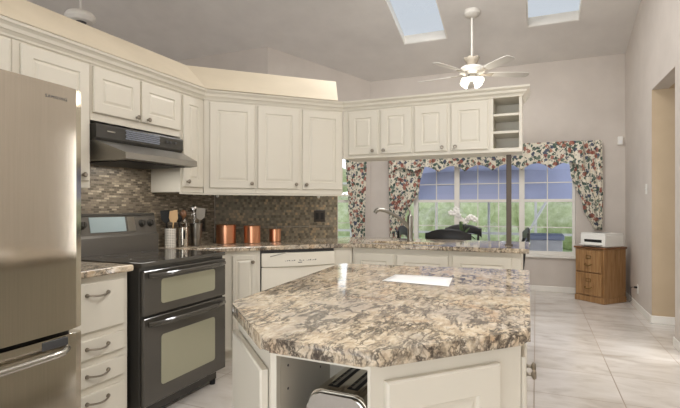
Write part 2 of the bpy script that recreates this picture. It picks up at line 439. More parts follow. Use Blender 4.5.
# corner walls of the dining area
def diag_wall(name, c_, x0, x1, z0, z1, th, mat, label, holes=()):
    """wall whose face is y - x = c_, from x0 to x1; th goes to larger c_"""
    L = (x1-x0)*math.sqrt(2); g = G()
    T = Matrix.Translation((x0, x0+c_, 0)) @ Matrix.Rotation(R(45), 4, 'Z')
    if holes:
        a, b, c0, c1 = holes[0]
        for bx in ((0, a, z0, z1), (b, L, z0, z1), (a, b, z0, c0), (a, b, c1, z1)):
            g.box(bx[0], bx[1], 0, th, bx[2], bx[3], T=T)
    else: g.box(0, L, 0, th, z0, z1, T=T)
    return struct(g.out(name, mat, smooth=False), label, 'wall')
C2 = 10.1
W2 = (0.50, 1.50, 0.60, 2.12)           # window in the corner wall, along its length from x = -3.86
diag_wall('wall_corner', C2, -3.86, FX0, 0, 4.2, 0.15, M['wall'], 'angled corner wall left of the far window', [W2])
wallbox('wall_side', [(-8.1, -3.861, 6.24, 6.39, 0, 4.4)], M['wall'], 'shaded wall of the room beyond the plant shelf')
wallbox('wall_outer', [(-8.2, -8.1, -2.5, 6.39, 0, 5.0)], M['wall'], 'outer wall of the room beyond the kitchen')
wallbox('wall_back', [(-8.1, -7.2, -2.6, -2.5, 0, 3.0), (-4.0, -2.8, -2.6, -2.5, 0, 3.0), (1.0, XW+0.15, -2.6, -2.5, 0, 3.0), (-7.2, -4.0, -2.6, -2.5, 2.6, 3.0), (-2.8, 1.0, -2.6, -2.5, 2.6, 3.0)], M['wall'], 'back wall behind the camera with openings added for fill light')
# kitchen partition, plant shelf on top
wallbox('wall_left', [(LX-0.14, LX, -2.5, 3.53, 0, 2.172)], M['wall'], 'kitchen wall behind the range')
CW = 6.30
diag_wall('wall_diagonal', CW, LX, -1.885, 0, 2.17, 0.14, M['wall'], 'angled kitchen wall behind the dishwasher counter')

# soffit over left and diagonal runs
CF = 5.485                                # diagonal face frame plane y - x
XFm = -2.468                             # left face frame plane
YP = 3.878                               # peninsula face frame plane
xe = -1.640
g = G()
def soff(X, c_, z, end): return [(X, -2.5, z), (X, X+c_, z), (end[0], end[1], z)]
lo_ = soff(-2.406, 5.386, 2.191, (-1.612, -1.612+5.386)); hi_ = soff(-2.790, 5.975, 2.478, (-1.803, -1.803+5.975)); bk = soff(-2.955, 6.235, 2.478, (-1.885, 4.35)); bl = soff(-2.955, 6.235, 2.191, (-1.885, 4.35))
L_ = [[g.bm.verts.new(p) for p in q] for q in (lo_, hi_, bk, bl)]
for a in range(4):
    for q in range(2): g.bm.faces.new((L_[a][q], L_[a][q+1], L_[(a+1) % 4][q+1], L_[(a+1) % 4][q]))
for e in (0, 2): g.bm.faces.new([L_[a][e] for a in range(4)])
struct(g.out('wall_soffit', M['soffit'], smooth=False), 'cream painted soffit band with plant shelf above the cabinets', 'wall')

# crown moulding swept along the uppers
def sweep(path, prof, name, mat):
    """path: xy points; prof: (outward, z); outward = right-hand side of travel"""
    g = G(); loops = []
    for i, p in enumerate(path):
        p = Vector(p); dirs = []
        if i > 0: dirs.append((p-Vector(path[i-1])).normalized())
        if i < len(path)-1: dirs.append((Vector(path[i+1])-p).normalized())
        ns = [Vector((d.y, -d.x)) for d in dirs]
        nn = ns[0] if len(ns) == 1 else (ns[0]+ns[1]).normalized() / max(0.3, (ns[0]+ns[1]).normalized().dot(ns[0]))
        loops.append([g.bm.verts.new((p.x+nn.x*o_, p.y+nn.y*o_, z)) for o_, z in prof])
    n = len(prof)
    for A, B in zip(loops, loops[1:]):
        for i in range(n):
            j = (i+1) % n; g.bm.faces.new((A[i], A[j], B[j], B[i]))
    g.bm.faces.new(loops[0][::-1]); g.bm.faces.new(loops[-1])
    return g.out(name, mat, angle=25)
pxc = YP-CF
crown = sweep([(XFm, 0.3), (XFm, XFm+CF), (pxc, YP), (-0.098, YP), (-0.098, 4.21)],
              [(0.002, 2.114), (0.008, 2.114), (0.012, 2.126), (0.024, 2.140), (0.030, 2.142), (0.036, 2.160), (0.048, 2.172), (0.054, 2.174), (0.058, 2.189), (0.002, 2.189)], 'trim_1', M['cab'])
struct(crown, 'ivory crown moulding along the top of the upper cabinets', 'trim')
# backsplashes
g = G(); g.box(LX+0.001, LX+0.010, 1.0, 3.528, 0.90, 1.80)
struct(g.out('trim_2', M['mosaic'], smooth=False), 'brown glass mosaic backsplash behind the range', 'backsplash')
g = G(); L = (-1.885-LX)*math.sqrt(2)
g.box(0.014, L-0.01, -0.010, -0.001, 0.90, 1.42, T=Matrix.Translation((LX, LX+CW, 0)) @ Matrix.Rotation(R(45), 4, 'Z'))
g.box(0.014, L-0.01, -0.014, -0.009, 1.051, 1.059, T=Matrix.Translation((LX, LX+CW, 0)) @ Matrix.Rotation(R(45), 4, 'Z'), mi=1)
struct(g.out('trim_3', [M['slate'], M['nickel']], smooth=False), 'dark slate mosaic backsplash behind the canisters', 'backsplash')
# baseboards
def base(name, boxes, label):
    g = G()
    for b in boxes:
        g.box(*b, 0.001, 0.085, bev=0.004)
    struct(g.out(name, M['trim'], smooth=False), label, 'baseboard')
base('baseboard_far', [(FX0+0.02, XW-0.016, YF-0.014, YF-0.001)], 'white baseboard under the far window')
base('baseboard_right', [(XW-0.014, XW-0.001, OY1, YF-0.016), (XW-0.014, XW-0.001, 2.5, OY0)], 'white baseboard along the right wall')
base('baseboard_passage', [(XW-0.014, 3.19, OY1-0.020, OY1-0.0065), (XW-0.014, XW+0.15, OY0+0.001, OY0+0.014)], 'white baseboard inside the passage opening')

# ------------------------------------------------------------------ windows
def window(name, x0, x1, z0, z1, units, T, rail_z, label, th=0.06):
    """units: list of (x0, x1, vertical muntins, )"""
    g = G(); y0, y1 = 0.05, 0.05+th; fr = 0.035
    g.box(x0, x1, y0, y1, z0, z0+fr, T=T); g.box(x0, x1, y0, y1, z1-fr, z1, T=T)
    g.box(x0, x0+fr, y0, y1, z0+fr, z1-fr, T=T); g.box(x1-fr, x1, y0, y1, z0+fr, z1-fr, T=T)
    for i, (a, b, mu) in enumerate(units):
        if i > 0:
            g.box(units[i-1][1], a, y0, y1, z0+fr, z1-fr, T=T)
        g.box(a, b, y0+0.012, y1-0.006, rail_z-0.02, rail_z+0.024, T=T)
        for zz in (z0+fr, z1-fr-0.025): g.box(a, b, y0+0.012, y1-0.01, zz, zz+0.025, T=T)
        for q in mu: g.box(q-0.007, q+0.007, y0+0.02, y1-0.02, z0+fr, z1-fr, T=T)
        for zz in ((z0+rail_z)/2+0.01, rail_z+(z1-rail_z)*0.34): g.box(a, b, y0+0.021, y1-0.021, zz-0.007, zz+0.007, T=T)
    o = struct(g.out(name, M['trim'], smooth=False), label, 'window')
    s_ = G(); s_.box(x0-0.03, x1+0.03, -0.03, 0.049, z0-0.03, z0-0.001, bev=0.004, T=T); s_.out('window_sill', M['trim'], o, smooth=False)
    for (a, b, mu) in units:
        p = G(); p.box(a, b, y0+0.028, y0+0.032, z0+fr, z1-fr, T=T); p.out('glass_pane', M['glass'], o, smooth=False)
    return o
window('window_1', WX0+0.002, WX1-0.002, WZ0+0.001, WZ1-0.002, [(-2.205, -1.86, (-2.03,)), (-1.79, -1.20, (-1.49,)), (-1.12, -0.232, (-0.84, -0.53)), (-0.155, 0.495, (0.16,))],
       Matrix.Translation((0, YF, 0)), 1.345, 'white framed wide dining window with grilles')
window('window_2', W2[0]+0.002, W2[1]-0.002, W2[2]+0.001, W2[3]-0.002, [(W2[0]+0.037, W2[1]-0.037, (1.0,))],
       Matrix.Translation((-3.86, -3.86+C2, 0)) @ Matrix.Rotation(R(45), 4, 'Z'), 1.345, 'white framed window in the angled corner wall')

# ------------------------------------------------------------------ curtains
def curtain(name, label, T, fn_l, fn_r, zt, zb, folds, amp, group=None, bottom=None, nu=90, nv=40, cat='curtain'):
    g = G(); ph = random.random()*6
    def f(u, v_):
        b = bottom(u) if bottom else zb
        z = zt + (b-zt)*v_
        a, c_ = fn_l(v_), fn_r(v_)
        x = a+(c_-a)*u
        wob = math.sin(u*folds*2*PI+ph) + 0.35*math.sin(u*folds*4.7*PI+1.3+ph+v_*2)
        y = -0.07 + amp*wob*(0.55+0.45*v_)*(0.4+0.6*min(1, (c_-a)/0.4))
        return T @ Vector((x, y, z))
    g.grid(f, nu, nv)
    o = g.out(name, M['floral'], angle=80, solid=0.004)
    return tag(o, label, cat, group)
TF = Matrix.Translation((0, YF, 0))
def lerp(pts):
    def f(v):
        for (a, x), (b, y) in zip(pts, pts[1:]):
            if v <= b:
                t = (v-a)/(b-a); t = t*t*(3-2*t); return x+(y-x)*t
        return pts[-1][1]
    return f
curtain('curtain', 'floral curtain panel swept to the right side of the dining window', TF,
        lerp([(0, 0.40), (0.35, 0.46), (0.75, 0.62), (1, 0.75)]), lerp([(0, 0.86), (0.7, 0.87), (1, 0.86)]), 2.19, 0.93, 6, 0.022)
curtain('curtain', 'floral curtain panel at the left end of the dining window, behind the faucet', TF,
        lerp([(0, -2.26), (1, -2.24)]), lerp([(0, -1.62), (0.4, -1.74), (0.75, -1.98), (1, -2.05)]), 2.10, 0.72, 6, 0.022)
TC = Matrix.Translation((-3.86, -3.86+C2, 0)) @ Matrix.Rotation(R(45), 4, 'Z')
curtain('curtain', 'narrow floral curtain panel hanging on the angled corner wall', TC,
        lerp([(0, 1.28), (0.6, 1.34), (1, 1.42)]), lerp([(0, 1.675), (0.7, 1.64), (1, 1.64)]), 2.14, 0.60, 5, 0.02)
curtain('window_valance', 'scalloped floral valance across the top of the dining window', Matrix.Translation((0, YF-0.06, 0)),
        lerp([(0, -2.23), (1, -2.23)]), lerp([(0, 0.62), (1, 0.62)]), 2.19, 1.85, 26, 0.014, None,
        lambda u: 1.80 + 0.09*abs(math.sin(u*7*PI)) , 260, 16, 'valance')

# ------------------------------------------------------------------ cabinet makers  (local: x along the run, -y out of the face, z up)
def door_mesh(w_, h_, t=0.018, st=0.062, flat=False):
    g = G(); e = 0.0
    rs = [(0, w_, 0, h_, 0), (0, w_, 0, h_, -t+0.005), (0.005, w_-0.005, 0.005, h_-0.005, -t)]
    if flat: pass
    else:
        for ins, y in ((st, -t), (st+0.005, -t+0.007), (st+0.011, -t+0.007), (st+0.024, -t+0.001)):
            rs.append((ins, w_-ins, ins, h_-ins, y))
    g.rings(rs); return g
KN = [(0.0, 0.030), (0.011, 0.029), (0.0155, 0.024), (0.0145, 0.019), (0.006, 0.014), (0.0055, 0.004), (0.009, 0.0), (0, 0)]
def knob(parent, x, y, z, mat='pewter'):
    g = G(); g.lathe([(r, h) for r, h in KN], 14, T=Matrix.Translation((x, y, z)) @ Matrix.Rotation(R(90), 4, 'X'))
    return g.out('knob', M[mat], parent)
def pull(parent, x0, x1, y, z, r=0.0055):
    g = G(); n = 12; pts = []
    for i in range(n+1):
        t = i/n; pts.append((x0+(x1-x0)*t, y-0.006-0.026*math.sin(PI*t)**0.7, z-0.006*math.sin(PI*t)))
    g.tube(pts, r, 8)
    for x in (x0, x1): g.lathe([(0, 0.010), (0.010, 0.008), (0.011, 0.0), (0, 0)], 12, T=Matrix.Translation((x, y, z)) @ Matrix.Rotation(R(90), 4, 'X'))
    return g.out('handle', M['pewter'], parent)
def add_door(par, x0, x1, z0, z1, knob_at=None, st=0.062, name='door', flat=False, t=0.018):
    g = door_mesh(x1-x0, z1-z0, t, st, flat)
    d = g.out(name, M['cab'], par, angle=20); d.location = (x0, -0.001, z0)
    if knob_at: knob(d, knob_at[0]-x0, -t, knob_at[1]-z0)
    return d
def cabinet(name, label, cat, loc, rz, w_, d_, z0, z1, doors, group=None, toe=False, cut=None):
    t = thing(name, label, cat, loc, rz, group)
    g = G()
    if cut is None:
        g.box(0.0005, w_-0.0005, 0, d_, z0, z1, bev=0.001)
        if toe: g.box(0.0005, w_-0.0005, 0.07, d_, 0.0, z0)
    else:                                # back corner clipped where it meets the left wall: x - y >= cut
        def pl(f): return [(0.0005, f), (w_-0.0005, f), (w_-0.0005, d_), (max(0.001, d_+cut), d_), (0.0005, -cut)]
        g.prism(pl(0.0), z0, z1)
        if toe: g.prism(pl(0.07), 0.0, z0)
    g.out('body', M['cab'], t, smooth=False)
    for d in doors: add_door(t, *d)
    return t

# left run uppers: origin at y = Y0, rot 90
def left_loc(y): return (XFm, y, 0)
UB = 1.364; UT = 2.172
DU = -LX + XFm - 0.012                  # depth
DZ0, DZ1 = 1.404, 2.10
cabinet('upper_cabinet', 'ivory wall cabinet above the stainless refrigerator, cut off by the left picture edge', 'cabinet', left_loc(0.58), R(90), 0.953, DU, 1.80, UT,
        [(0.02, 0.468, 1.83, DZ1, (0.43, 1.86)), (0.484, 0.934, 1.83, DZ1, (0.52, 1.86))], 'ivory wall cabinets')
cabinet('upper_cabinet', 'tall ivory single door wall cabinet between refrigerator and range hood', 'cabinet', left_loc(1.534), R(90), 0.451, DU, UB, UT,
        [(0.036, 0.434, DZ0, DZ1, (0.388, 1.44))], 'ivory wall cabinets')
cabinet('upper_cabinet', 'short ivory two door wall cabinet above the black range hood', 'cabinet', left_loc(1.986), R(90), 0.766, DU, 1.775, UT,
        [(0.011, 0.369, 1.822, DZ1, (0.335, 1.845)), (0.384, 0.755, 1.822, DZ1, (0.43, 1.845))], 'ivory wall cabinets')
yc = XFm+CF
cabinet('upper_cabinet', 'narrow ivory single door wall cabinet just right of the range hood', 'cabinet', left_loc(2.753), R(90), yc-2.755, DU, UB, UT,
        [(0.018, 0.248, DZ0, DZ1, (0.055, 1.445))], 'ivory wall cabinets')
# diagonal uppers: origin at the corner
S2 = math.sqrt(2)
def dx(X): return (X-XFm)*S2
def ddx(X): return (X*0.998-XFm)*S2-0.018   # a door edge, in the door's own plane
diag_o = (XFm, yc, 0)
DD = 0.52
def dloc(X): return (X, X+CF, 0)
x1 = ddx(-2.1585); xend = dx(pxc)
cabinet('upper_cabinet', 'ivory single door wall cabinet above the two larger copper canisters', 'cabinet', (XFm+0.0014, yc+0.0014, 0), R(45), x1-0.002, DD, UB, UT,
        [(ddx(-2.428), ddx(-2.168), DZ0, DZ1, (ddx(-2.188), 1.445))], 'ivory wall cabinets', False, -0.405)
cabinet('upper_cabinet', 'ivory two door wall cabinet above the dishwasher', 'cabinet', (XFm+(x1+0.0005)/S2, yc+(x1+0.0005)/S2, 0), R(45), xend-x1-0.002, DD, UB, UT,
        [(ddx(-2.150)-x1, ddx(-1.893)-x1, DZ0, DZ1, (ddx(-1.916)-x1, 1.445)), (ddx(-1.873)-x1, ddx(-1.608)-x1, DZ0, DZ1, (ddx(-1.850)-x1, 1.445))], 'ivory wall cabinets')
# peninsula uppers
PB = 1.684; PZ0, PZ1 = 1.712, 2.10
def ploc(X): return (X, YP, 0)
xa = pxc+0.004
cabinet('upper_cabinet', 'ivory two door hanging cabinet over the sink, next to the angled run', 'cabinet', ploc(xa), 0, -0.962-xa-0.0005, 0.315, PB, UT,
        [(-1.548-xa, -1.270-xa, PZ0, PZ1, (-1.315-xa, 1.742)), (-1.248-xa, -0.972-xa, PZ0, PZ1, (-1.215-xa, 1.742))], 'ivory wall cabinets')
xa = -0.962
cabinet('upper_cabinet', 'ivory two door hanging cabinet beside the open shelf unit', 'cabinet', ploc(xa), 0, -0.338-xa-0.0005, 0.315, PB, UT,
        [(-0.945-xa, -0.672-xa, PZ0, PZ1, (-0.712-xa, 1.742)), (-0.642-xa, -0.352-xa, PZ0, PZ1, (-0.605-xa, 1.742))], 'ivory wall cabinets')
sh = thing('open_shelf_unit', 'small open three tier shelf unit at the end of the hanging cabinets', 'shelf', ploc(-0.338), 0)
wS = 0.240; g = G()
g.box(0, 0.026, 0, 0.315, PB, UT); g.box(wS-0.022, wS, 0, 0.315, PB, UT); g.box(0.026, wS-0.022, 0.30, 0.315, PB, UT)
g.box(0.026, wS-0.022, 0, 0.30, PB, PB+0.032); g.box(0.026, wS-0.022, 0, 0.30, 2.115, UT)
g.out('body', M['cab'], sh, smooth=False)
for z in (1.832, 1.970):
    g = G(); g.box(0.027, wS-0.023, 0.004, 0.299, z, z+0.020, bev=0.002); g.out('shelf', M['cab'], sh, smooth=False)
# light rail under the uppers
g = sweep([(XFm, 2.756), (XFm, yc), (pxc, YP), (pxc+0.06, YP)], [(-0.012, UB-0.016), (0.004, UB-0.016), (0.006, UB-0.002), (-0.012, UB-0.002)], 'trim_4', M['cab'])
struct(g, 'ivory light rail under the angled wall cabinets', 'trim')

# ------------------------------------------------------------------ range hood
hd = thing('range_hood', 'black and steel range hood with a sloped visor above the range', 'range hood', (LX+0.012, 1.992, 0), R(90))
def hood_pr(g, secs, mi=0):
    """secs: list of (y_out, z, inset at the ends), a closed profile; extruded along x"""
    W = 0.742
    A = [g.bm.verts.new((i_, -o_, z)) for o_, z, i_ in secs]; B = [g.bm.verts.new((W-i_, -o_, z)) for o_, z, i_ in secs]
    n = len(secs)
    for i in range(n):
        j = (i+1) % n; g.bm.faces.new((A[i], A[j], B[j], B[i])).material_index = mi
    g.bm.faces.new(A[::-1]).material_index = mi; g.bm.faces.new(B).material_index = mi
g = G(); hood_pr(g, [(0, 1.755, 0), (0.328, 1.755, 0), (0.334, 1.745, 0), (0.334, 1.672, 0), (0.318, 1.655, 0), (0, 1.655, 0)])
body = g.out('body', M['black'], hd)
g = G(); hood_pr(g, [(0, 1.654, 0.001), (0.325, 1.654, 0.001), (0.510, 1.578, 0.055), (0.512, 1.540, 0.055), (0.44, 1.535, 0.05), (0, 1.545, 0.001)])
vis = g.out('visor', M['dark_steel'], hd)
g = G(); g.box(0.10, 0.62, -0.46, -0.06, 1.530, 1.537, bev=0.003); g.out('filter_panel', M['black_matte'], hd, smooth=False)
g = G()
for i in range(26):
    for j in range(5):
        x = 0.215+i*0.0112+(0.0056 if j % 2 else 0); g.box(x, x+0.0075, -0.338, -0.335, 1.685+j*0.0125, 1.6935+j*0.0125)
vg = g.out('vent_grille', M['vent'], hd, smooth=False); vg['label'] = 'silver dotted vent grille'
g = G(); g.box(0.075, 0.135, -0.337, -0.3345, 1.712, 1.719); g.out('maker_badge', M['chrome'], hd, smooth=False)
for i, x in enumerate((0.565, 0.60, 0.65)):
    g = G(); g.box(x, x+0.022, -0.340, -0.3345, 1.705, 1.722, bev=0.002); g.out('rocker_switch', M['dark_grey'], hd, smooth=False)

hl = area('hood_fill_light', (LX+0.27, 2.36, 1.527), (0, 0, 0), 0.30, 0.45, 2.2, (1.0, 0.95, 0.88))  # small fill light added under the hood to brighten backsplash and cooktop

# ------------------------------------------------------------------ refrigerator
FR = -1.90
fr = thing('refrigerator', 'stainless steel bottom freezer refrigerator at the left edge', 'refrigerator', (FR, 0.56, 0), R(90))
FW = 0.93
g = G(); g.box(0.004, FW-0.004, 0.075, 0.80, 0.03, 1.765, bev=0.008); g.box(0.05, FW-0.05, 0.12, 0.75, 0.0, 0.03); g.out('body', M['dark_grey'], fr, smooth=False)
def bowed(z0, z1, t=0.07, bow=0.016, n=28):
    g = G(); pr = []
    for i in range(n+1):
        u = i/n; s_ = min(1.0, min(u, 1-u)/0.012); y = -bow*(1-(2*u-1)**2) + 0.010*(1-math.sqrt(max(0, 1-(1-s_)**2)))
        pr.append((u*FW, y))
    pr += [(FW, t), (0, t)]
    g.prism(pr, z0, z1, bev=0.004, seg=1); return g
dr = bowed(0.708, 1.778).out('door', M['steel'], fr, angle=25)
fd = bowed(0.055, 0.690).out('drawer', M['steel'], fr, angle=25)
fd['label'] = 'stainless freezer drawer with a long bar handle'
g = G(); pts = []
for i in range(15):
    t = i/14; x = 0.075+t*0.775; pts.append((x, -0.052-0.016*(1-(2*t-1)**2) if 0 < i < 14 else -0.008, 0.632))
g.tube(pts, 0.014, 12); g.out('handle', M['steel_h'], fd)
g = G(); g.box(0.735, 0.85, -0.0145, -0.009, 0.648, 0.684, bev=0.002); g.out('grip_recess', M['dark_grey'], fd, smooth=False)
# lettering on the door
def text(body_, size, parent, loc, rot, mat, depth=0.0006, name='lettering', space=1.0):
    cu = bpy.data.curves.new(name, 'FONT'); cu.body = body_; cu.size = size; cu.extrude = depth; cu.align_x = 'CENTER'; cu.space_character = space
    cu.materials.append(mat); tmp_ = bpy.data.objects.new(name, cu); me_ = bpy.data.meshes.new_from_object(tmp_); bpy.data.objects.remove(tmp_); o = bpy.data.objects.new(name, me_); C.objects.link(o); o.parent = parent; o.location = loc; o.rotation_euler = rot; return o
text('SAMSUNG', 0.019, dr, (0.80, -0.0083, 1.712), (R(90), 0, R(2.84)), M['dark_grey'], space=1.25)

# ------------------------------------------------------------------ left base cabinet, its counter
CT = 0.93; TH = 0.036
bc = thing('drawer_cabinet', 'ivory four drawer base cabinet between refrigerator and range', 'cabinet', (-2.098, 1.4935, 0), R(90))
g = G(); g.box(0, 0.428, 0, 0.655, 0.10, CT-TH-0.001, bev=0.001); g.box(0, 0.428, 0.07, 0.655, 0, 0.10); g.out('body', M['cab'], bc, smooth=False)
for z0, z1, hz in ((0.613, 0.863, 0.803), (0.477, 0.577, 0.532), (0.337, 0.440, 0.394), (0.135, 0.299, 0.256)):
    g = door_mesh(0.390, z1-z0, 0.018, 0.03, True); d = g.out('drawer', M['cab'], bc, angle=20); d.location = (0.006, -0.001, z0)
    pull(d, 0.155, 0.280, -0.018, hz-z0)
g = G(); g.prism([(LX+0.011, 1.4935), (-2.062, 1.4935), (-2.062, 1.932), (LX+0.011, 1.932)], CT-TH, CT, bev=0.008, seg=2)
tag(g.out('countertop', M['granite']), 'short speckled granite countertop between refrigerator and range', 'countertop')

# ------------------------------------------------------------------ range
rg = thing('range_stove', 'black double oven electric range with glass cooktop', 'stove', (-2.058, 1.968, 0), R(90))
RW = 0.756
g = G(); g.box(0, RW, 0, 0.69, 0.10, 0.905, bev=0.002); g.box(0.02, RW-0.02, 0.04, 0.66, 0.03, 0.10); g.out('body', M['black'], rg, smooth=False)
g = G(); g.box(-0.004, RW+0.004, -0.022, 0.585, 0.906, 0.934, bev=0.005, seg=2); ck = g.out('cooktop', M['black_glass'], rg)
g = G()
for bx, by, r in ((0.2, 0.14, 0.1), (0.56, 0.14, 0.085), (0.2, 0.42, 0.08), (0.56, 0.42, 0.1)):
    g = G(); g.lathe([(r, 0.9343), (r-0.003, 0.9346), (r-0.006, 0.9343)], 40, T=Matrix.Translation((bx, by, 0))); g.out('burner_ring', M['dark_grey'], ck)
g = G(); Tp = Matrix(((0, 0, 1, 0), (1, 0, 0, 0), (0, 1, 0, 0), (0, 0, 0, 1)))
g.prism([(0.595, 0.906), (0.690, 0.906), (0.690, 1.205), (0.640, 1.205), (0.612, 1.06), (0.595, 1.045)], 0, RW, T=Tp)
bgd = g.out('control_panel', M['range_grey'], rg, angle=20)
nrm = Vector((0, -0.1450, 0.028)).normalized()
def on_bg(z, off=0.0): return 0.612+(z-1.06)*(0.028/0.145)-off
ang = math.atan2(0.028, 0.145)
def panel_box(x0, x1, z0, z1, mat, name, th=0.004):
    g = G(); T = Matrix.Translation((0, on_bg(z0), z0)) @ Matrix.Rotation(-ang, 4, 'X'); g.box(x0, x1, -th, 0.0, 0, (z1-z0), bev=0.0015, T=T); return g.out(name, mat, bgd, smooth=False)
panel_box(0.185, 0.475, 1.078, 1.182, M['display'], 'display')['label'] = 'pale blue display'
panel_box(0.49, 0.56, 1.078, 1.182, M['nickel'], 'keypad')
panel_box(0.005, RW-0.005, 1.188, 1.203, M['black'], 'top_cap', 0.006)
for x in (0.055, 0.13, 0.62, 0.70):
    g = G(); T = Matrix.Translation((x, on_bg(1.13, 0.001), 1.13)) @ Matrix.Rotation(R(90)-ang, 4, 'X')
    g.lathe([(0, 0.030), (0.018, 0.029), (0.024, 0.008), (0.028, 0.0), (0, 0)], 20, T=T); g.box(-0.004, 0.004, -0.018, 0.018, 0.028, 0.036, T=T); g.out('knob', M['black'], bgd)
def oven_door(name, z0, z1, win, hz):
    g = G(); g.box(0.006, RW-0.006, -0.030, -0.002, z0, z1, bev=0.004); d = g.out(name, M['black_glass'], rg, smooth=False)
    g = G(); x0, x1_, a, b = win
    pts = []
    for cx, cz, s_ in ((x1_-0.02, b-0.02, 0), (x0+0.02, b-0.02, 1), (x0+0.02, a+0.02, 2), (x1_-0.02, a+0.02, 3)):
        for q in range(5):
            an = (s_+q/4)*PI/2; pts.append((cx+0.02*math.cos(an), cz+0.02*math.sin(an)))
    T = Matrix(((1, 0, 0, 0), (0, 0, 1, 0), (0, 1, 0, 0), (0, 0, 0, 1)))
    g.prism(pts, -0.0325, -0.0305, T=T); g.out('oven_window', M['oven_glass'], d, smooth=False)
    g = G(); p = []
    for i in range(17):
        t = i/16; p.append((0.03+t*(RW-0.06), -0.040-0.034*(1-(2*t-1)**4), hz))
    g.tube(p, 0.011, 10, flat=1.3); g.out('handle', M['black_glass'], d); return d
oven_door('upper_oven_door', 0.628, 0.886, (0.135, 0.63, 0.683, 0.828), 0.858)
oven_door('lower_oven_door', 0.115, 0.616, (0.135, 0.63, 0.205, 0.500), 0.582)
for x in (0.05, RW-0.05):
    g = G(); g.lathe([(0, 0), (0.02, 0), (0.02, 0.03), (0, 0.03)], 12, T=Matrix.Translation((x, 0.05, 0))); g.out('foot', M['black_matte'], rg)

# ------------------------------------------------------------------ angled + peninsula base
CB = 5.345
def bloc(X): return (X-0.0225, X-0.0225+CB, 0)
def bx(X0): return lambda X: (X-X0)*S2
f_ = bx(-2.48)
cabinet('base_cabinet', 'narrow ivory single door base cabinet between range and dishwasher', 'cabinet', bloc(-2.48), R(45), f_(-2.064), 0.56, 0.10, CT-TH-0.001,
        [(f_(-2.225), f_(-2.09), 0.125, 0.858, (f_(-2.112), 0.805), 0.032)], None, True, -0.350)
dw = thing('dishwasher', 'white dishwasher with curved control panel under the copper canisters', 'dishwasher', bloc(-2.061), R(45))
DW = (2.061-1.604)*S2
g = G(); g.box(0.002, DW-0.002, 0.005, 0.56, 0.10, CT-TH-0.004); g.box(0.002, DW-0.002, 0.06, 0.5, 0.0, 0.10); g.out('body', M['dark_grey'], dw, smooth=False)
g = G(); g.box(0.004, DW-0.004, -0.022, 0.004, 0.115, 0.752, bev=0.006); g.out('door', M['ivory_plastic'], dw, smooth=False)
g = G(); n = 20; pts = []
for i in range(n+1):
    u = i/n; pts.append((0.004+u*(DW-0.008), -0.026-0.022*(1-(2*u-1)**2)))
pts += [(DW-0.004, 0.004), (0.004, 0.004)]
g.prism(pts, 0.757, 0.868, bev=0.006, seg=2); cp = g.out('control_panel', M['ivory_plastic'], dw, angle=25)
for i in range(18):
    u = 0.30+i*0.024
    if i in (6, 7, 11): continue
    g = G(); y = -0.0265-0.022*(1-(2*u-1)**2); g.box(u*DW, u*DW+0.009, y-0.0006, y+0.002, 0.800, 0.803+0.003*(i % 3)); g.out('control_mark', M['dark_grey'], cp, smooth=False)
g = G(); g.box(0.5*DW-0.018, 0.5*DW+0.018, -0.0488, -0.046, 0.784, 0.790); g.out('maker_badge', M['dark_grey'], cp, smooth=False)
g = G(); g.tube([(0.07+0.02*i, -0.030-0.022*(1-(2*((0.07+0.02*i)/DW)-1)**2), 0.842+0.0045*i) for i in range(8)], 0.004, 8); g.out('latch', M['nickel'], cp)
# peninsula base
YB = 3.842
xj = YB-CB                                  # inside corner
g_ = xj+0.09
sbc = cabinet('base_cabinet', 'ivory sink base cabinet with two blank panels under the sink', 'cabinet', (xj+0.006, YB, 0), 0, -0.655-xj-0.0065, 0.58, 0.10, CT-TH-0.001,
        [(-1.480-xj, -1.122-xj, 0.125, 0.845, None), (-1.098-xj, -0.664-xj, 0.125, 0.845, None)], None, True)
g = G(); g.prism([(-1.6250-xj-0.006, 3.7210-YB), (-0.0065, -0.001), (-0.0065, 0.20), (-0.20, 0.06)], 0.10, CT-TH-0.001); g.out('corner_filler', M['cab'], sbc, smooth=False)
cabinet('base_cabinet', 'ivory end base cabinet at the right end of the peninsula', 'cabinet', (-0.6545, YB, 0), 0, 0.552, 0.58, 0.10, CT-TH-0.001,
        [(0.030, 0.485, 0.125, 0.855, None)], None, True)
g = G(); g.box(xj+0.006+0.30, -0.104, YB+0.582, YB+0.64, 0.0, CT-TH-0.001); struct(g.out('wall_peninsula', M['wall'], smooth=False), 'low back wall of the peninsula', 'wall')
# the filler wedge behind the dishwasher corner is closed by the worktop; worktop with sink cut-out
yb = 4.62; xr = -0.045; cf = 5.30; yf = 3.80
outer = [(LX+0.011, 2.736), (-2.562, 2.736), (yf-cf, yf), (xr, yf), (xr, yb), (-1.872, yb), (-1.872, CW-1.872-0.013), (LX+0.011, LX+CW-0.005)]
sink = (-1.40, -0.75, 3.93, 4.19)
g = G()
bmv = g.bm
def ring(pts, z): return [bmv.verts.new((x, y, z)) for x, y in pts]
hole = [(sink[0], sink[2]), (sink[1], sink[2]), (sink[1], sink[3]), (sink[0], sink[3])]
tmp = []
for z in (CT-TH, CT):
    vo = ring(outer, z); vh = ring(hole, z); es = []
    for L_ in (vo, vh):
        for i in range(len(L_)): es.append(bmv.edges.new((L_[i], L_[(i+1) % len(L_)])))
    bmesh.ops.triangle_fill(bmv, use_beauty=True, edges=es); tmp.append((vo, vh))
for q in (0, 1):
    A, B = tmp[0][q], tmp[1][q]
    for i in range(len(A)):
        j = (i+1) % len(A); bmv.faces.new((A[i], A[j], B[j], B[i]))
bmesh.ops.recalc_face_normals(bmv, faces=bmv.faces[:])
es = [e for e in bmv.edges if len(e.link_faces) == 2 and e.calc_face_angle(0) > 1.0 and abs(e.verts[0].co.z-e.verts[1].co.z) < 1e-5]
bmesh.ops.bevel(bmv, geom=es, offset=0.008, segments=2, affect='EDGES', profile=0.5)
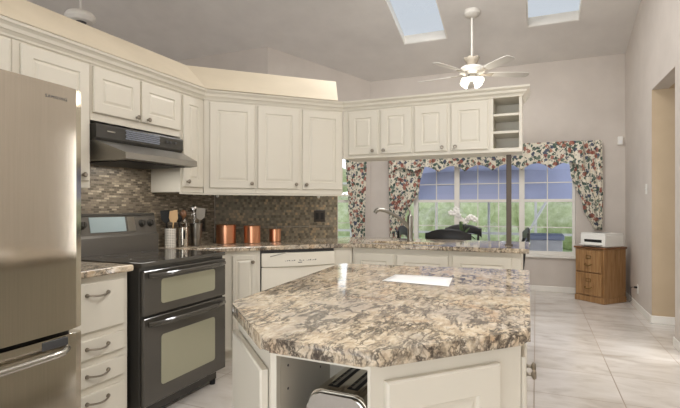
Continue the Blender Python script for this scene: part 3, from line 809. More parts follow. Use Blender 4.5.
tag(g.out('countertop', M['granite']), 'long speckled granite worktop along the angled run and the sink peninsula', 'countertop')
# sink
g = G(); a, b, c_, d = sink
for bxx in ((a-0.02, a-0.002, c_-0.02, d+0.02), (b+0.002, b+0.02, c_-0.02, d+0.02), (a-0.002, b+0.002, c_-0.02, c_-0.002), (a-0.002, b+0.002, d+0.002, d+0.02)):
    g.box(*bxx, CT-0.20, CT-TH-0.0015)
g.box(a-0.02, b+0.02, c_-0.02, d+0.02, CT-0.212, CT-0.20)
tag(g.out('kitchen_sink', M['black_matte'], smooth=False), 'dark undermount sink set in the peninsula worktop', 'sink')

# ------------------------------------------------------------------ faucet
fx, fy = -1.085, 4.265
fa = thing('faucet', 'brushed nickel pull-out kitchen faucet with a lever handle', 'faucet', (fx, fy, CT+0.001))
g = G(); g.lathe([(0, 0), (0.034, 0), (0.034, 0.006), (0.026, 0.014), (0.024, 0.06), (0.027, 0.12), (0.030, 0.19), (0.026, 0.235), (0.012, 0.25), (0, 0.252)], 20); g.out('body', M['nickel'], fa)
g = G(); pts = []
sp = [(-0.006, -0.01, 0.12), (-0.045, -0.03, 0.175), (-0.10, -0.06, 0.225), (-0.16, -0.09, 0.262), (-0.21, -0.115, 0.285), (-0.255, -0.137, 0.296), (-0.282, -0.15, 0.286), (-0.296, -0.158, 0.262)]
g.tube(sp, [0.017, 0.017, 0.016, 0.016, 0.018, 0.020, 0.020, 0.018], 14); g.out('spout', M['nickel'], fa)
g = G(); g.tube([(0.0, 0.0, 0.245), (-0.002, 0.0, 0.275), (-0.018, 0.012, 0.31), (-0.046, 0.022, 0.345)], [0.010, 0.010, 0.009, 0.012], 10); g.out('lever', M['nickel'], fa)

# ------------------------------------------------------------------ post
g = G(); g.box(-0.226, -0.186, 4.09, 4.13, CT+0.001, PB-0.001, bev=0.003); g.box(-0.236, -0.176, 4.08, 4.14, CT+0.001, CT+0.012)
tag(g.out('support_post', M['bronze'], smooth=False), 'dark bronze post standing on the peninsula worktop under the shelf unit', 'post')

# ------------------------------------------------------------------ counter items
for (x, y, r, h, lab) in ((-2.510, 3.372, 0.086, 0.165, 'largest copper canister, nearest the utensil holders'),
                          (-2.322, 3.496, 0.072, 0.155, 'middle copper canister of the three on the angled counter'),
                          (-2.222, 3.722, 0.053, 0.118, 'smallest copper canister, nearest the wall outlet')):
    cn = thing('copper_canister', lab, 'canister', (x, y, CT+0.001), 0, 'copper canisters')
    g = G(); g.lathe([(0, 0), (r-0.003, 0), (r, 0.003), (r, h-0.012), (0, h-0.012)], 36); g.out('body', M['copper'], cn)
    g = G(); g.lathe([(r+0.0015, h-0.022), (r+0.002, h-0.004), (r-0.004, h), (0, h+0.003), (0, h-0.010), (r-0.001, h-0.011), (r+0.0015, h-0.022)], 36); l_ = g.out('lid', M['copper'], cn)
    g = G(); g.tube([(-0.014, 0, h), (-0.012, 0, h+0.012), (0, 0, h+0.018), (0.012, 0, h+0.012), (0.014, 0, h)], 0.0035, 8); g.out('knob', M['nickel'], l_)

m = base_mat('perforated_white_metal', (226, 222, 212), 0.4); k = N(m); M['perf'] = m
t_ = k.n('TexCoord'); s_ = k.n('SeparateXYZ'); k.l(t_.outputs['Object'], s_.inputs[0])
an = k.math('MULTIPLY', k.math('ARCTAN2', s_.outputs[1], s_.outputs[0]), 0.042)
def cell(o_, p): return k.math('ABSOLUTE', k.math('SUBTRACT', k.math('FRACT', k.math('DIVIDE', o_, p)), 0.5))
dd = k.math('ADD', k.math('POWER', cell(an, 0.013), 2.0), k.math('POWER', cell(s_.outputs[2], 0.013), 2.0))
k.color(k.ramp(dd, [(0.05, (92, 86, 78)), (0.07, (226, 222, 212))]))
def spoon(name, lab, cat, loc, tilt, az, L, head, mat, group='cooking utensils'):
    loc = (loc[0]+0.011*math.cos(az), loc[1]+0.011*math.sin(az), loc[2]); roll = 2.32-az
    o = thing(name, lab, cat, loc, az, group)
    g = G(); d = Vector((math.sin(tilt), 0, math.cos(tilt)))
    g.tube([d*0.0, d*L*0.5, d*L], [0.005, 0.0045, 0.006], 8); g.out('handle', mat, o)
    g = G(); T = rotx(d*(L-0.01), d*L) @ Matrix.Rotation(roll, 4, 'Z')
    if head == 'spatula':
        g.prism([(-0.022, 0), (0.022, 0), (0.034, 0.03), (0.032, 0.085), (-0.026, 0.100), (-0.034, 0.03)], -0.004, 0.004, bev=0.002, T=T @ Matrix.Rotation(R(90), 4, 'X'))
    elif head == 'spoon':
        g.lathe([(0, -0.03), (0.018, -0.022), (0.026, 0), (0.022, 0.025), (0, 0.040)], 16, T=T @ Matrix.Translation((0, 0, 0.03)) @ Matrix.Diagonal((1, 0.35, 1, 1)))
    elif head == 'ladle':
        g.lathe([(0.034, 0), (0.030, -0.016), (0.016, -0.028), (0, -0.032), (0, -0.029), (0.014, -0.025), (0.028, -0.014), (0.034, 0)], 18, T=T @ Matrix.Translation((0.03, 0, 0.02)) @ Matrix.Rotation(R(60), 4, 'Y'))
    elif head == 'whisk':
        for q in range(4):
            a = q*PI/4; pts = [T @ Vector((0.024*math.sin(PI*i/10)*math.cos(a)*(1 if i <= 10 else -1), 0.024*math.sin(PI*i/10)*math.sin(a), 0.10*(i/10))) for i in range(11)]
            g.tube(pts, 0.0012, 5); g.tube([T @ Vector((-0.024*math.sin(PI*i/10)*math.cos(a), -0.024*math.sin(PI*i/10)*math.sin(a), 0.10*(i/10))) for i in range(11)], 0.0012, 5)
    elif head == 'turner':
        g.prism([(-0.012, 0), (0.012, 0), (0.036, 0.03), (0.036, 0.10), (-0.036, 0.10), (-0.036, 0.03)], -0.0015, 0.0015, T=T @ Matrix.Rotation(R(90), 4, 'X'))
    g.out({'spatula': 'blade', 'turner': 'blade', 'whisk': 'wire_loops'}.get(head, 'bowl'), mat, o)
    return o
P1, P2, P3 = (-2.655, 2.852), (-2.612, 2.945), (-2.585, 3.068)
g = G(); g.lathe([(0, 0), (0.042, 0), (0.042, 0.150), (0.0395, 0.150), (0.0395, 0.003), (0, 0.003)], 28); o = g.out('utensil_holder', M['perf']); o.location = (*P1, CT+0.001)
tag(o, 'white perforated utensil holder with a wooden spatula, beside the range', 'utensil holder', 'utensil holders')
h2 = thing('utensil_holder', 'steel utensil holder with an oval slot, between the other two holders', 'utensil holder', (*P2, CT+0.001), 0, 'utensil holders')
g = G(); g.lathe([(0, 0), (0.043, 0), (0.043, 0.158), (0.0405, 0.158), (0.0405, 0.003), (0, 0.003)], 28); g.out('body', M['steel'], h2)
g = G(); dv = Vector((-P2[0], -P2[1], 0)).normalized(); az = math.atan2(dv.y, dv.x)+0.25
pts = []
for i in range(20):
    a = 2*PI*i/20; th_ = az+0.20*math.cos(a); pts.append((0.0435*math.cos(th_), 0.0435*math.sin(th_), 0.10+0.038*math.sin(a)))
vs = [g.bm.verts.new(p) for p in pts]; vo = [g.bm.verts.new((p[0]*1.02, p[1]*1.02, p[2])) for p in pts]
g.bm.faces.new(vo); g.bm.faces.new(vs[::-1])
for i in range(20): g.bm.faces.new((vs[i], vs[(i+1) % 20], vo[(i+1) % 20], vo[i]))
g.out('oval_slot', M['black_matte'], h2)
g = G(); g.lathe([(0, 0), (0.036, 0), (0.038, 0.01), (0.050, 0.185), (0.0475, 0.185), (0.0355, 0.012), (0, 0.010)], 28); o = g.out('utensil_holder', M['nickel']); o.location = (*P3, CT+0.001)
tag(o, 'tall flared metal utensil holder standing at the corner of the counter', 'utensil holder', 'utensil holders')
spoon('wooden_spatula', 'pale wooden spatula standing in the white perforated holder', 'spatula', (*P1, CT+0.006), 0.06, 0.4, 0.205, 'spatula', M['wood_spoon'])
spoon('slotted_turner', 'black nylon turner leaning left in the white perforated holder', 'utensil', (*P1, CT+0.006), 0.11, 3.5, 0.20, 'turner', M['black_matte'])
spoon('steel_ladle', 'steel ladle in the holder with the oval slot', 'ladle', (*P2, CT+0.006), 0.10, 0.3, 0.19, 'ladle', M['chrome'])
spoon('wooden_spoon', 'brown wooden spoon in the holder with the oval slot', 'spoon', (*P2, CT+0.006), 0.10, 2.2, 0.235, 'spoon', M['oak_top'])
spoon('black_spoon', 'black serving spoon leaning left in the holder with the oval slot', 'spoon', (*P2, CT+0.006), 0.10, -2.3, 0.20, 'spoon', M['black_matte'])
spoon('steel_spoon', 'long steel spoon, tallest utensil in the flared metal holder', 'spoon', (*P3, CT+0.013), 0.07, 2.8, 0.27, 'spoon', M['chrome'])
spoon('wire_whisk', 'wire whisk in the flared metal holder', 'whisk', (*P3, CT+0.013), 0.10, -1.4, 0.19, 'whisk', M['chrome'])
spoon('steel_turner', 'steel turner leaning right in the flared metal holder', 'utensil', (*P3, CT+0.013), 0.10, 0.6, 0.21, 'turner', M['nickel'])

def plate(name, lab, cat, loc, rz, w_, h_, mat, style, group=None):
    o = thing(name, lab, cat, loc, rz, group)
    g = G(); g.box(-w_/2, w_/2, -0.007, -0.001, -h_/2, h_/2, bev=0.002); g.out('plate', M[mat], o, smooth=False)
    if style == 'outlet2':
        for s_ in (-1, 1):
            g = G(); g.box(s_*w_*0.23-0.016, s_*w_*0.23+0.016, -0.0095, -0.0068, -0.033, 0.033, bev=0.001); g.out('receptacle', M['black_matte'], o, smooth=False)
    elif style == 'outlet':
        for s_ in (-1, 1):
            g = G(); g.box(-0.015, 0.015, -0.0095, -0.0068, s_*0.02-0.014, s_*0.02+0.014, bev=0.002); g.out('receptacle', M[mat if mat != 'outlet_dark' else 'black_matte'], o, smooth=False)
    else:
        g = G(); g.box(-0.006, 0.006, -0.016, -0.0068, -0.010, 0.012, bev=0.002); g.out('toggle', M[mat], o, smooth=False)
    return o
s_ = 0.0112
plate('wall_outlet', 'dark double outlet plate on the slate backsplash above the dishwasher', 'outlet', (-2.032+s_*0.7071, 4.268-s_*0.7071, 1.158), R(45), 0.118, 0.118, 'outlet_dark', 'outlet2')
plate('wall_outlet', 'dark outlet plate on the backsplash behind the utensil holders', 'outlet', (LX+0.0112, 3.36, 1.09), R(90), 0.072, 0.116, 'outlet_dark', 'outlet')
plate('light_switch', 'white light switch on the right wall beside the passage opening', 'switch', (XW-0.0005, 6.14, 1.452), R(-90), 0.072, 0.116, 'white_plastic', 'switch')
plate('wall_outlet', 'white outlet low on the right wall beside the wooden file cabinet', 'outlet', (XW-0.0005, 6.62, 0.25), R(-90), 0.072, 0.116, 'white_plastic', 'outlet')
g = G(); g.box(-0.022, 0.022, -0.014, -0.0098, -0.012, 0.012)
o = thing('power_cord', 'black plug and cord in the low outlet behind the file cabinet', 'cord', (XW-0.0005, 6.62, 0.27), R(-90))
g = G(); g.box(-0.012, 0.012, -0.042, -0.0098, -0.012, 0.012, bev=0.004); g.out('plug', M['black_matte'], o)
g = G(); g.tube([(0, -0.040, 0), (-0.03, -0.055, -0.004), (-0.12, -0.055, -0.02), (-0.20, -0.045, -0.07), (-0.26, -0.032, -0.15), (-0.30, -0.026, -0.22), (-0.42, -0.026, -0.250)], 0.004, 8); g.out('cord', M['black_matte'], o)
md = thing('motion_sensor', 'small white motion sensor high on the far wall near the corner', 'sensor', (1.085, YF-0.001, 2.175), 0)
g = G(); g.box(-0.032, 0.032, -0.045, 0, -0.058, 0.058, bev=0.010, seg=2); g.out('body', M['white_plastic'], md)
g = G(); g.box(-0.022, 0.022, -0.048, -0.0445, -0.042, 0.0, bev=0.001); g.out('lens', M['paper'], md)
for (x, y, lab) in ((-2.47, 3.20, 'small pale hook under the corner wall cabinet above the utensil holders'), (-1.90, 3.98, 'small pale clip under the wall cabinet above the dark outlet')):
    g = G(); g.box(-0.05, 0.05, -0.012, 0.012, UB-0.010, UB-0.001, bev=0.002); g.lathe([(0, UB-0.034), (0.011, UB-0.03), (0.013, UB-0.012), (0.013, UB-0.009), (0, UB-0.009)], 12)
    o = g.out('under_cabinet_clip', M['white_plastic']); o.location = (x, y, 0); o.rotation_euler = (0, 0, R(45)); tag(o, lab, 'clip', 'clips under the wall cabinets')

# ------------------------------------------------------------------ island
IP = [(-0.945, 1.297), (-0.622, 0.978), (-0.332, 0.966), (-0.012, 1.302), (-0.030, 2.550), (-1.020, 2.430)]
def inset(pts, d):
    out = []; n = len(pts)
    for i in range(n):
        p0, p1, p2 = (Vector(pts[(i+q) % n]) for q in (-1, 0, 1))
        d1 = (p1-p0).normalized(); d2 = (p2-p1).normalized()
        n1 = Vector((-d1.y, d1.x)); n2 = Vector((-d2.y, d2.x))
        b = (n1+n2).normalized(); out.append(tuple(p1+b*(d/b.dot(n1))))
    return out
def rounded(pts, r, n=4):
    out = []; N_ = len(pts)
    for i in range(N_):
        p0, p1, p2 = (Vector(pts[(i+q) % N_]) for q in (-1, 0, 1))
        a = p1+(p0-p1).normalized()*r; b = p1+(p2-p1).normalized()*r
        for q in range(n+1):
            t = q/n; out.append(tuple(a*(1-t)**2+p1*2*t*(1-t)+b*t*t))
    return out
g = G(); g.prism(rounded(IP, 0.022), CT-TH, CT, bev=0.012, seg=3)
tag(g.out('island_countertop', M['granite'], angle=40), 'big speckled granite island top with clipped corners', 'countertop')
Q = inset(IP, 0.024)
isl = thing('island_cabinet', 'ivory kitchen island cabinet with an open toaster bay and clipped corners', 'kitchen island', (0, 0, 0))
def wallseg(g, p, q, th, z0, z1, a=0.0, b=0.0):
    """box standing on segment p->q (outside on the right), th thick inwards"""
    p, q = Vector(p), Vector(q); d = (q-p).normalized(); L = (q-p).length
    T = Matrix.Translation((p.x, p.y, 0)) @ Matrix.Rotation(math.atan2(d.y, d.x), 4, 'Z')
    g.box(a, L-b, 0, th, z0, z1, T=T)
IZ0, IZ1 = 0.10, CT-TH-0.001
fdir = (Vector(Q[2])-Vector(Q[1])).normalized(); fn = Vector((-fdir.y, fdir.x)); fang = math.atan2(fdir.y, fdir.x)
FL = (Vector(Q[2])-Vector(Q[1])).length
TFm = Matrix.Translation((Q[1][0], Q[1][1], 0)) @ Matrix.Rotation(fang, 4, 'Z')
BD = 0.30                                    # depth of the open bay
# body: closed core behind the bay, side panels, bay lining
g = G()
core = [Q[0], tuple(Vector(Q[1])+Vector((-0.02, 0.018))), tuple(Vector(Q[1])+fdir*0.001+fn*(BD+0.02)), tuple(Vector(Q[1])+fdir*FL+fn*(BD+0.02)), Q[3], Q[4], Q[5]]
core = [Q[0], tuple(TFm @ Vector((0.012, BD, 0)))[:2], tuple(TFm @ Vector((FL-0.012, BD, 0)))[:2], Q[3], Q[4], Q[5]]
g.prism(core, IZ0, IZ1)
cin = inset(core, 0.05); g.prism(cin, 0.0, IZ0)
wallseg(g, Q[0], Q[1], 0.018, IZ0, IZ1, 0.0, 0.0); wallseg(g, Q[2], Q[3], 0.018, IZ0, IZ1, 0.0, 0.0)
g.out('body', M['cab'], isl, smooth=False)
g = G()
g.box(0.002, 0.018, 0.0, 0.018, IZ0, IZ1, T=TFm); g.box(FL-0.008, FL-0.001, 0.0, 0.018, IZ0, IZ1, T=TFm)
g.box(0.018, FL-0.008, 0.0, 0.018, IZ1-0.012, IZ1, T=TFm); g.out('face_frame', M['cab'], isl, smooth=False)
g = G(); g.box(0.004, 0.018, 0.019, BD-0.001, IZ0, IZ1-0.001, T=TFm)
bay = g.out('bay_side', M['cab_in'], isl, smooth=False)
g = G()
for yy in (0.055, 0.235):
    for zz in (0.66, 0.72, 0.78, 0.84):
        g = G(); g.lathe([(0, 0), (0.0035, 0), (0.0035, 0.0006), (0, 0.0006)], 10, T=TFm @ Matrix.Translation((0.0181, yy, zz)) @ Matrix.Rotation(R(90), 4, 'Y')); g.out('shelf_pin_hole', M['dark_grey'], bay, smooth=False)
g = G(); g.box(FL-0.008, FL+0.004, 0.019, BD-0.001, IZ0, IZ1-0.001, T=TFm); g.out('bay_side', M['cab_in'], isl, smooth=False)
g = G(); g.box(0.0185, FL-0.009, 0.006, BD-0.001, 0.595, 0.613, T=TFm); g.out('shelf', M['cab_in'], isl, smooth=False)
# clipped left corner door
def face_T(p, q):
    d = Vector(q)-Vector(p); return math.atan2(d.y, d.x), d.length
a_, L_ = face_T(Q[0], Q[1])
piv = bpy.data.objects.new('door', None)
gd = door_mesh(L_-0.020, 0.685, 0.020, 0.06, True); dl = gd.out('door', M['cab'], isl, angle=20); dl.location = (Q[0][0], Q[0][1], 0.155); dl.rotation_euler = (0, 0, a_)
dl.location = Vector((Q[0][0], Q[0][1], 0.155)) + Vector((math.cos(a_), math.sin(a_), 0))*0.006 + Vector((math.sin(a_), -math.cos(a_), 0))*0.003
bpy.data.objects.remove(piv)
# clipped right corner door
a_, L_ = face_T(Q[2], Q[3])
gd = door_mesh(0.329, 0.705, 0.018, 0.07); dl = gd.out('door', M['cab'], isl, angle=20)
dl.location = Vector((Q[2][0], Q[2][1], 0.150)) + Vector((math.cos(a_), math.sin(a_), 0))*0.032 + Vector((math.sin(a_), -math.cos(a_), 0))*0.001; dl.rotation_euler = (0, 0, a_)
# right side doors
a_, L_ = face_T(Q[3], Q[4])
for x0, x1_, kx in ((0.02, 0.305, 0.270), (0.312, 0.70, 0.350), (0.74, 1.15, None)):
    gd = door_mesh(x1_-x0, 0.70, 0.012, 0.06); dl = gd.out('door', M['cab'], isl, angle=20)
    dl.location = Vector((Q[3][0], Q[3][1], 0.150)) + Vector((math.cos(a_), math.sin(a_), 0))*x0 + Vector((math.sin(a_), -math.cos(a_), 0))*0.001; dl.rotation_euler = (0, 0, a_)
    if kx: knob(dl, kx-x0, -0.012, 0.722-0.150)
# paper
g = G()
def pf(u, v_):
    A, B, D_, E_ = Vector((-0.612, 1.915)), Vector((-0.320, 1.880)), Vector((-0.610, 2.115)), Vector((-0.345, 2.120))
    p = (A*(1-u)+B*u)*(1-v_)+(D_*(1-u)+E_*u)*v_; return (p.x, p.y, CT+0.002+0.001*math.sin(u*4)*v_)
g.grid(pf, 8, 4); o = g.out('paper_sheet', M['paper'], solid=0.0008); tag(o, 'white paper sheet lying on the island granite', 'paper')

# toaster in the bay
to = thing('toaster', 'brushed steel two slot toaster in the open bay of the island', 'toaster', tuple(TFm @ Vector((0.168, 0.148, 0.614))), fang)
tw, tl, th_ = 0.160, 0.245, 0.187
def sect(w2, h0, h1, r=0.035, n=6):
    pts = [(-w2, h0), (w2, h0)]
    for q in range(n+1): a = q/n*PI/2; pts.append((w2-r+r*math.cos(a), h1-r+r*math.sin(a)))
    for q in range(n+1): a = PI/2+q/n*PI/2; pts.append((-w2+r+r*math.cos(a), h1-r+r*math.sin(a)))
    return pts
Ty = Matrix(((1, 0, 0, 0), (0, 0, -1, 0), (0, 1, 0, 0), (0, 0, 0, 1)))
g = G(); g.prism(sect(tw/2, 0.012, th_), -tl/2+0.018, tl/2-0.018, T=Ty)
g.out('body', M['steel'], to)
for s_ in (-1, 1):
    g = G(); y0 = s_*tl/2; g.prism(sect(tw/2-0.002, 0.010, th_-0.004), min(-y0, -y0+s_*0.0175), max(-y0, -y0+s_*0.0175), bev=0.004, T=Ty); g.out('end_panel', M['chrome'], to)
for s_ in (-1, 1):
    g = G(); g.box(s_*0.026-0.0145, s_*0.026+0.0145, -0.080, 0.085, th_-0.004, th_+0.0008, bev=0.0005); sl = g.out('slot', M['black_matte'], to, smooth=False)
    g = G()
    for q in range(3): g.tube([(s_*0.026-0.003+0.003*q, -0.075, th_+0.0012), (s_*0.026-0.003+0.003*q, 0.08, th_+0.0012)], 0.0007, 5)
    for q in range(7): g.tube([(s_*0.026-0.012, -0.068+q*0.022, th_+0.0012), (s_*0.026-0.004, -0.064+q*0.022, th_+0.0012)], 0.0007, 5)
    g.out('wire_guides', M['chrome'], sl)
g = G(); g.box(-0.02, 0.02, -tl/2-0.016, -tl/2-0.001, 0.115, 0.130, bev=0.004); g.out('lever', M['black_matte'], to)
g = G(); g.box(-0.055, 0.055, -0.11, 0.11, 0.0, 0.0115); g.out('base', M['black_matte'], to, smooth=False)

# ------------------------------------------------------------------ ceiling fan
M['fan_white'] = base_mat('fan_white_enamel', (206, 202, 194), 0.35)
fc = Vector((-0.76, 6.19)); fz = ceil_z(fc.y) - 0.045
cf_ = thing('ceiling_fan', 'white five blade ceiling fan with lit lamps beside the skylights', 'ceiling fan', (fc.x, fc.y, 0.045), R(22.87))
g = G(); g.lathe([(0, fz+0.02), (0.10, fz+0.02), (0.105, fz-0.03), (0.085, fz-0.055), (0.03, fz-0.075), (0, fz-0.075)], 28); g.out('canopy', M['fan_white'], cf_)
g = G(); g.lathe([(0, 3.10), (0.013, 3.10), (0.013, fz-0.07), (0, fz-0.07)], 12); g.out('downrod', M['fan_white'], cf_)
g = G(); n = 36
prof = [(0.045, 3.02), (0.06, 3.05), (0.075, 3.085), (0.10, 3.13)]
rs_ = []
for r, z in prof: rs_.append([g.bm.verts.new((r*math.cos(2*PI*i/n), r*math.sin(2*PI*i/n), z+(0.018*abs(math.cos(3*2*PI*i/n))-0.01 if r > 0.09 else 0))) for i in range(n)])
for A, B in zip(rs_, rs_[1:]):
    for i in range(n): g.bm.faces.new((A[i], A[(i+1) % n], B[(i+1) % n], B[i]))
g.bm.faces.new(rs_[0][::-1]); M['fan_pewter'] = base_mat('antique_fan_collar', (168, 158, 142), 0.5)
g.out('collar', M['fan_pewter'], cf_, solid=0.006)
g = G(); g.lathe([(0, 3.03), (0.06, 3.03), (0.13, 3.015), (0.165, 2.975), (0.16, 2.935), (0.10, 2.915), (0, 2.912)], 32); g.out('motor_housing', M['fan_white'], cf_)
for i in range(5):
    a = R(3+72*i)
    g = G(); T = Matrix.Rotation(a, 4, 'Z') @ Matrix.Translation((0, 0, 2.925)) @ Matrix.Rotation(R(-11), 4, 'X')
    pts = [(0.20, -0.045), (0.30, -0.058), (0.60, -0.070), (0.715, -0.062), (0.74, -0.03), (0.74, 0.03), (0.715, 0.062), (0.60, 0.070), (0.30, 0.058), (0.20, 0.045)]
    g.prism(pts, -0.003, 0.003, T=T); b = g.out('blade', M['fan_white'], cf_, smooth=False)
    g = G(); g.prism([(0.10, -0.014), (0.17, -0.018), (0.27, -0.04), (0.27, 0.04), (0.17, 0.018), (0.10, 0.014)], -0.010, -0.0035, T=T); g.out('blade_iron', M['fan_pewter'], b, smooth=False)
g = G(); g.lathe([(0, 2.911), (0.05, 2.911), (0.075, 2.88), (0.05, 2.845), (0, 2.84)], 24); g.out('lamp_holder', M['fan_white'], cf_)
for i in range(4):
    a = R(35+90*i); d = Vector((math.cos(a)*0.8, math.sin(a)*0.8, -0.6)); p = Vector((0.055*math.cos(a), 0.055*math.sin(a), 2.862))
    g = G(); g.lathe([(0.018, 0.0), (0.030, 0.02), (0.042, 0.06), (0.060, 0.10), (0.057, 0.10), (0.039, 0.06), (0.027, 0.02), (0.016, 0.0)], 20, T=rotx(p, p+d)); g.out('lamp_shade', M['lamp'], cf_)
lp = bpy.data.lights.new('fan_lamp', 'POINT'); lp.energy = 8; lp.color = (1, 0.93, 0.82); lp.shadow_soft_size = 0.08
o = bpy.data.objects.new('fan_lamp', lp); C.objects.link(o); o.location = (fc.x, fc.y, 2.70)

# pendant in the room beyond
pc = Vector((-4.97, 3.87)); pz = 3.46
pe = thing('pendant_lamp', 'white domed pendant fixture on a thin rod beyond the plant shelf', 'pendant lamp', (pc.x, pc.y, 0))
g = G(); g.lathe([(0, pz-0.02), (0.06, pz-0.02), (0.13, pz-0.015), (0.165, pz+0.02), (0.165, pz+0.05), (0.14, pz+0.085), (0.06, pz+0.105), (0, pz+0.108)], 32); g.out('dome', M['trim'], pe)
g = G(); g.lathe([(0, pz-0.06), (0.05, pz-0.055), (0.065, pz-0.021), (0, pz-0.021)], 24); g.out('lower_cap', M['dark_grey'], pe)
g = G(); g.lathe([(0, pz+0.108), (0.011, pz+0.108), (0.011, ceil_z(pc.y)-0.04), (0, ceil_z(pc.y)-0.04)], 10); g.out('rod', M['trim'], pe)
g = G(); g.lathe([(0, ceil_z(pc.y)-0.04), (0.05, ceil_z(pc.y)-0.04), (0.06, ceil_z(pc.y)+0.02), (0, ceil_z(pc.y)+0.02)], 20); g.out('canopy', M['trim'], pe)

# ------------------------------------------------------------------ file cabinet, printer
fl = Vector((0.803, 6.762)); u = Vector((-0.311, 0.288)).normalized()
rz = math.atan2(-u.y, -u.x)               # local x from the left front edge to the front corner
W_F = 0.425; D_F = 0.43
lo = fl + u*W_F
fcab = thing('file_cabinet', 'two drawer oak file cabinet set diagonally in the far right corner', 'file cabinet', (lo.x, lo.y, 0), rz)
g = G(); g.box(0.004, W_F-0.004, 0.006, D_F, 0.0, 0.70, bev=0.003); g.out('body', M['oak'], fcab, smooth=False)
g = G(); g.box(-0.004, W_F+0.004, -0.004, D_F+0.004, 0.001, 0.075, bev=0.005); g.out('plinth', M['oak'], fcab, smooth=False)
g = G(); g.box(-0.012, W_F+0.012, -0.014, D_F+0.010, 0.701, 0.727, bev=0.008, seg=2); g.out('top', M['oak_top'], fcab)
for z0, z1 in ((0.395, 0.685), (0.092, 0.380)):
    g = G(); g.box(0.024, W_F-0.024, -0.012, 0.0055, z0, z1, bev=0.005, seg=2); d = g.out('drawer', M['oak'], fcab)
    zc = (z0+z1)/2; g = G()
    xm = W_F/2
    for b in ((-0.036, 0.036, 0.02, 0.026), (-0.036, 0.036, 0.058, 0.064), (-0.036, -0.030, 0.026, 0.058), (0.030, 0.036, 0.026, 0.058)):
        g.box(xm+b[0], xm+b[1], -0.0165, -0.0125, zc+b[2]+0.01, zc+b[3]+0.01)
    g.out('label_holder', M['brass'], d, smooth=False)
    g = G(); g.tube([(xm-0.045, -0.014, zc-0.035), (xm-0.042, -0.034, zc-0.050), (xm-0.02, -0.040, zc-0.058), (xm+0.02, -0.040, zc-0.058), (xm+0.042, -0.034, zc-0.050), (xm+0.045, -0.014, zc-0.035)], 0.0055, 8); g.out('handle', M['brass'], d)
pr_ = thing('printer', 'white laser printer on the oak file cabinet', 'printer', tuple(Vector((lo.x, lo.y, 0.728))+Vector((math.cos(rz), math.sin(rz), 0))*0.060+Vector((-math.sin(rz), math.cos(rz), 0))*0.03), rz)
PW, PD_, PH = 0.36, 0.36, 0.180
g = G(); g.box(0, PW, 0, PD_, 0.006, PH-0.018, bev=0.008, seg=2); g.box(0.02, PW-0.02, 0.02, PD_-0.02, 0.0, 0.008); g.out('body', M['white_plastic'], pr_)
g = G(); g.box(0.004, PW-0.004, 0.006, PD_-0.004, PH-0.0175, PH, bev=0.006, seg=2); tp = g.out('top_cover', M['white_plastic'], pr_)
g = G(); g.box(0.10, 0.27, 0.09, 0.23, PH-0.001, PH+0.002, bev=0.001); g.out('output_tray', M['dark_grey'], tp, smooth=False)
g = G(); g.box(0.06, PW-0.05, -0.003, 0.004, 0.060, 0.096, bev=0.001); g.out('paper_slot', M['black_matte'], pr_, smooth=False)
g = G(); g.box(0.055, PW-0.045, -0.10, 0.004, 0.030, 0.036, bev=0.002); g.box(0.06, PW-0.05, -0.004, -0.0005, 0.036, 0.045); g.out('feed_tray', M['white_plastic'], pr_, smooth=False)

# ------------------------------------------------------------------ dining set
def dining_chair(lab, loc, rz):
    """seat faces local +y; the back is at y = -0.2"""
    t = thing('dining_chair', lab, 'chair', loc, rz, 'black dining chairs')
    g = G(); g.prism(rounded([(-0.22, -0.20), (0.22, -0.20), (0.24, 0.23), (-0.24, 0.23)], 0.05), 0.435, 0.475, bev=0.010); g.out('seat', M['chair'], t)
    for x, y in ((-0.20, 0.19), (0.20, 0.19)):
        g = G(); g.tube([(x, y, 0.434), (x*1.04, y*1.04, 0)], [0.02, 0.013], 10); g.out('leg', M['chair'], t)
    for s_ in (-1, 1):
        g = G(); g.tube([(s_*0.205, -0.255, 0.0), (s_*0.20, -0.205, 0.30), (s_*0.20, -0.200, 0.47), (s_*0.205, -0.225, 0.72), (s_*0.212, -0.262, 0.86)], [0.014, 0.019, 0.020, 0.018, 0.016], 10); g.out('leg', M['chair'], t)
    g = G(); n = 28; prev = None
    for i in range(n+1):
        x = -1+2*i/n
        zc = 0.942-0.055*abs(x)**2.6; hh = 0.060-0.012*abs(x)**3; th = 0.014
        if abs(x) > 0.85: hh += 0.018*(abs(x)-0.85)/0.15
        yb_ = -0.262-0.030*(1-x*x)
        cur = [g.bm.verts.new((x*0.255, yb_+dy, zc+dz)) for dy, dz in ((-th, -hh), (th, -hh), (th, hh*0.7), (0, hh), (-th, hh*0.7))]
        if prev:
            for q in range(5): g.bm.faces.new((prev[q], prev[(q+1) % 5], cur[(q+1) % 5], cur[q]))
        else: g.bm.faces.new(cur[::-1])
        prev = cur
    g.bm.faces.new(prev); g.out('crest_rail', M['chair'], t, angle=50)
    g = G(); g.box(-0.195, 0.195, -0.236, -0.216, 0.66, 0.70, bev=0.004); g.out('back_rail', M['chair'], t, smooth=False)
    return t
tx, ty = -0.86, 6.02
dining_chair('black dining chair with its curved back towards the sink, in front of the orchid', (-0.925, 5.56, 0), 0.05)
dining_chair('black dining chair on the window side of the table, behind the orchid', (-0.955, 6.52, 0), PI)
dining_chair('black dining chair seen side on at the right end of the table', (-0.372, 6.02, 0), PI/2+0.12)
dining_chair('black dining chair at the left end of the table, behind the faucet', (-1.36, 6.02, 0), -PI/2)
dt = thing('dining_table', 'round black dining table between the four black chairs', 'table', (tx, ty, 0))
g = G(); g.lathe([(0, 0.725), (0.50, 0.725), (0.515, 0.735), (0.515, 0.75), (0.505, 0.757), (0, 0.757)], 48); g.out('tabletop', M['chair'], dt)
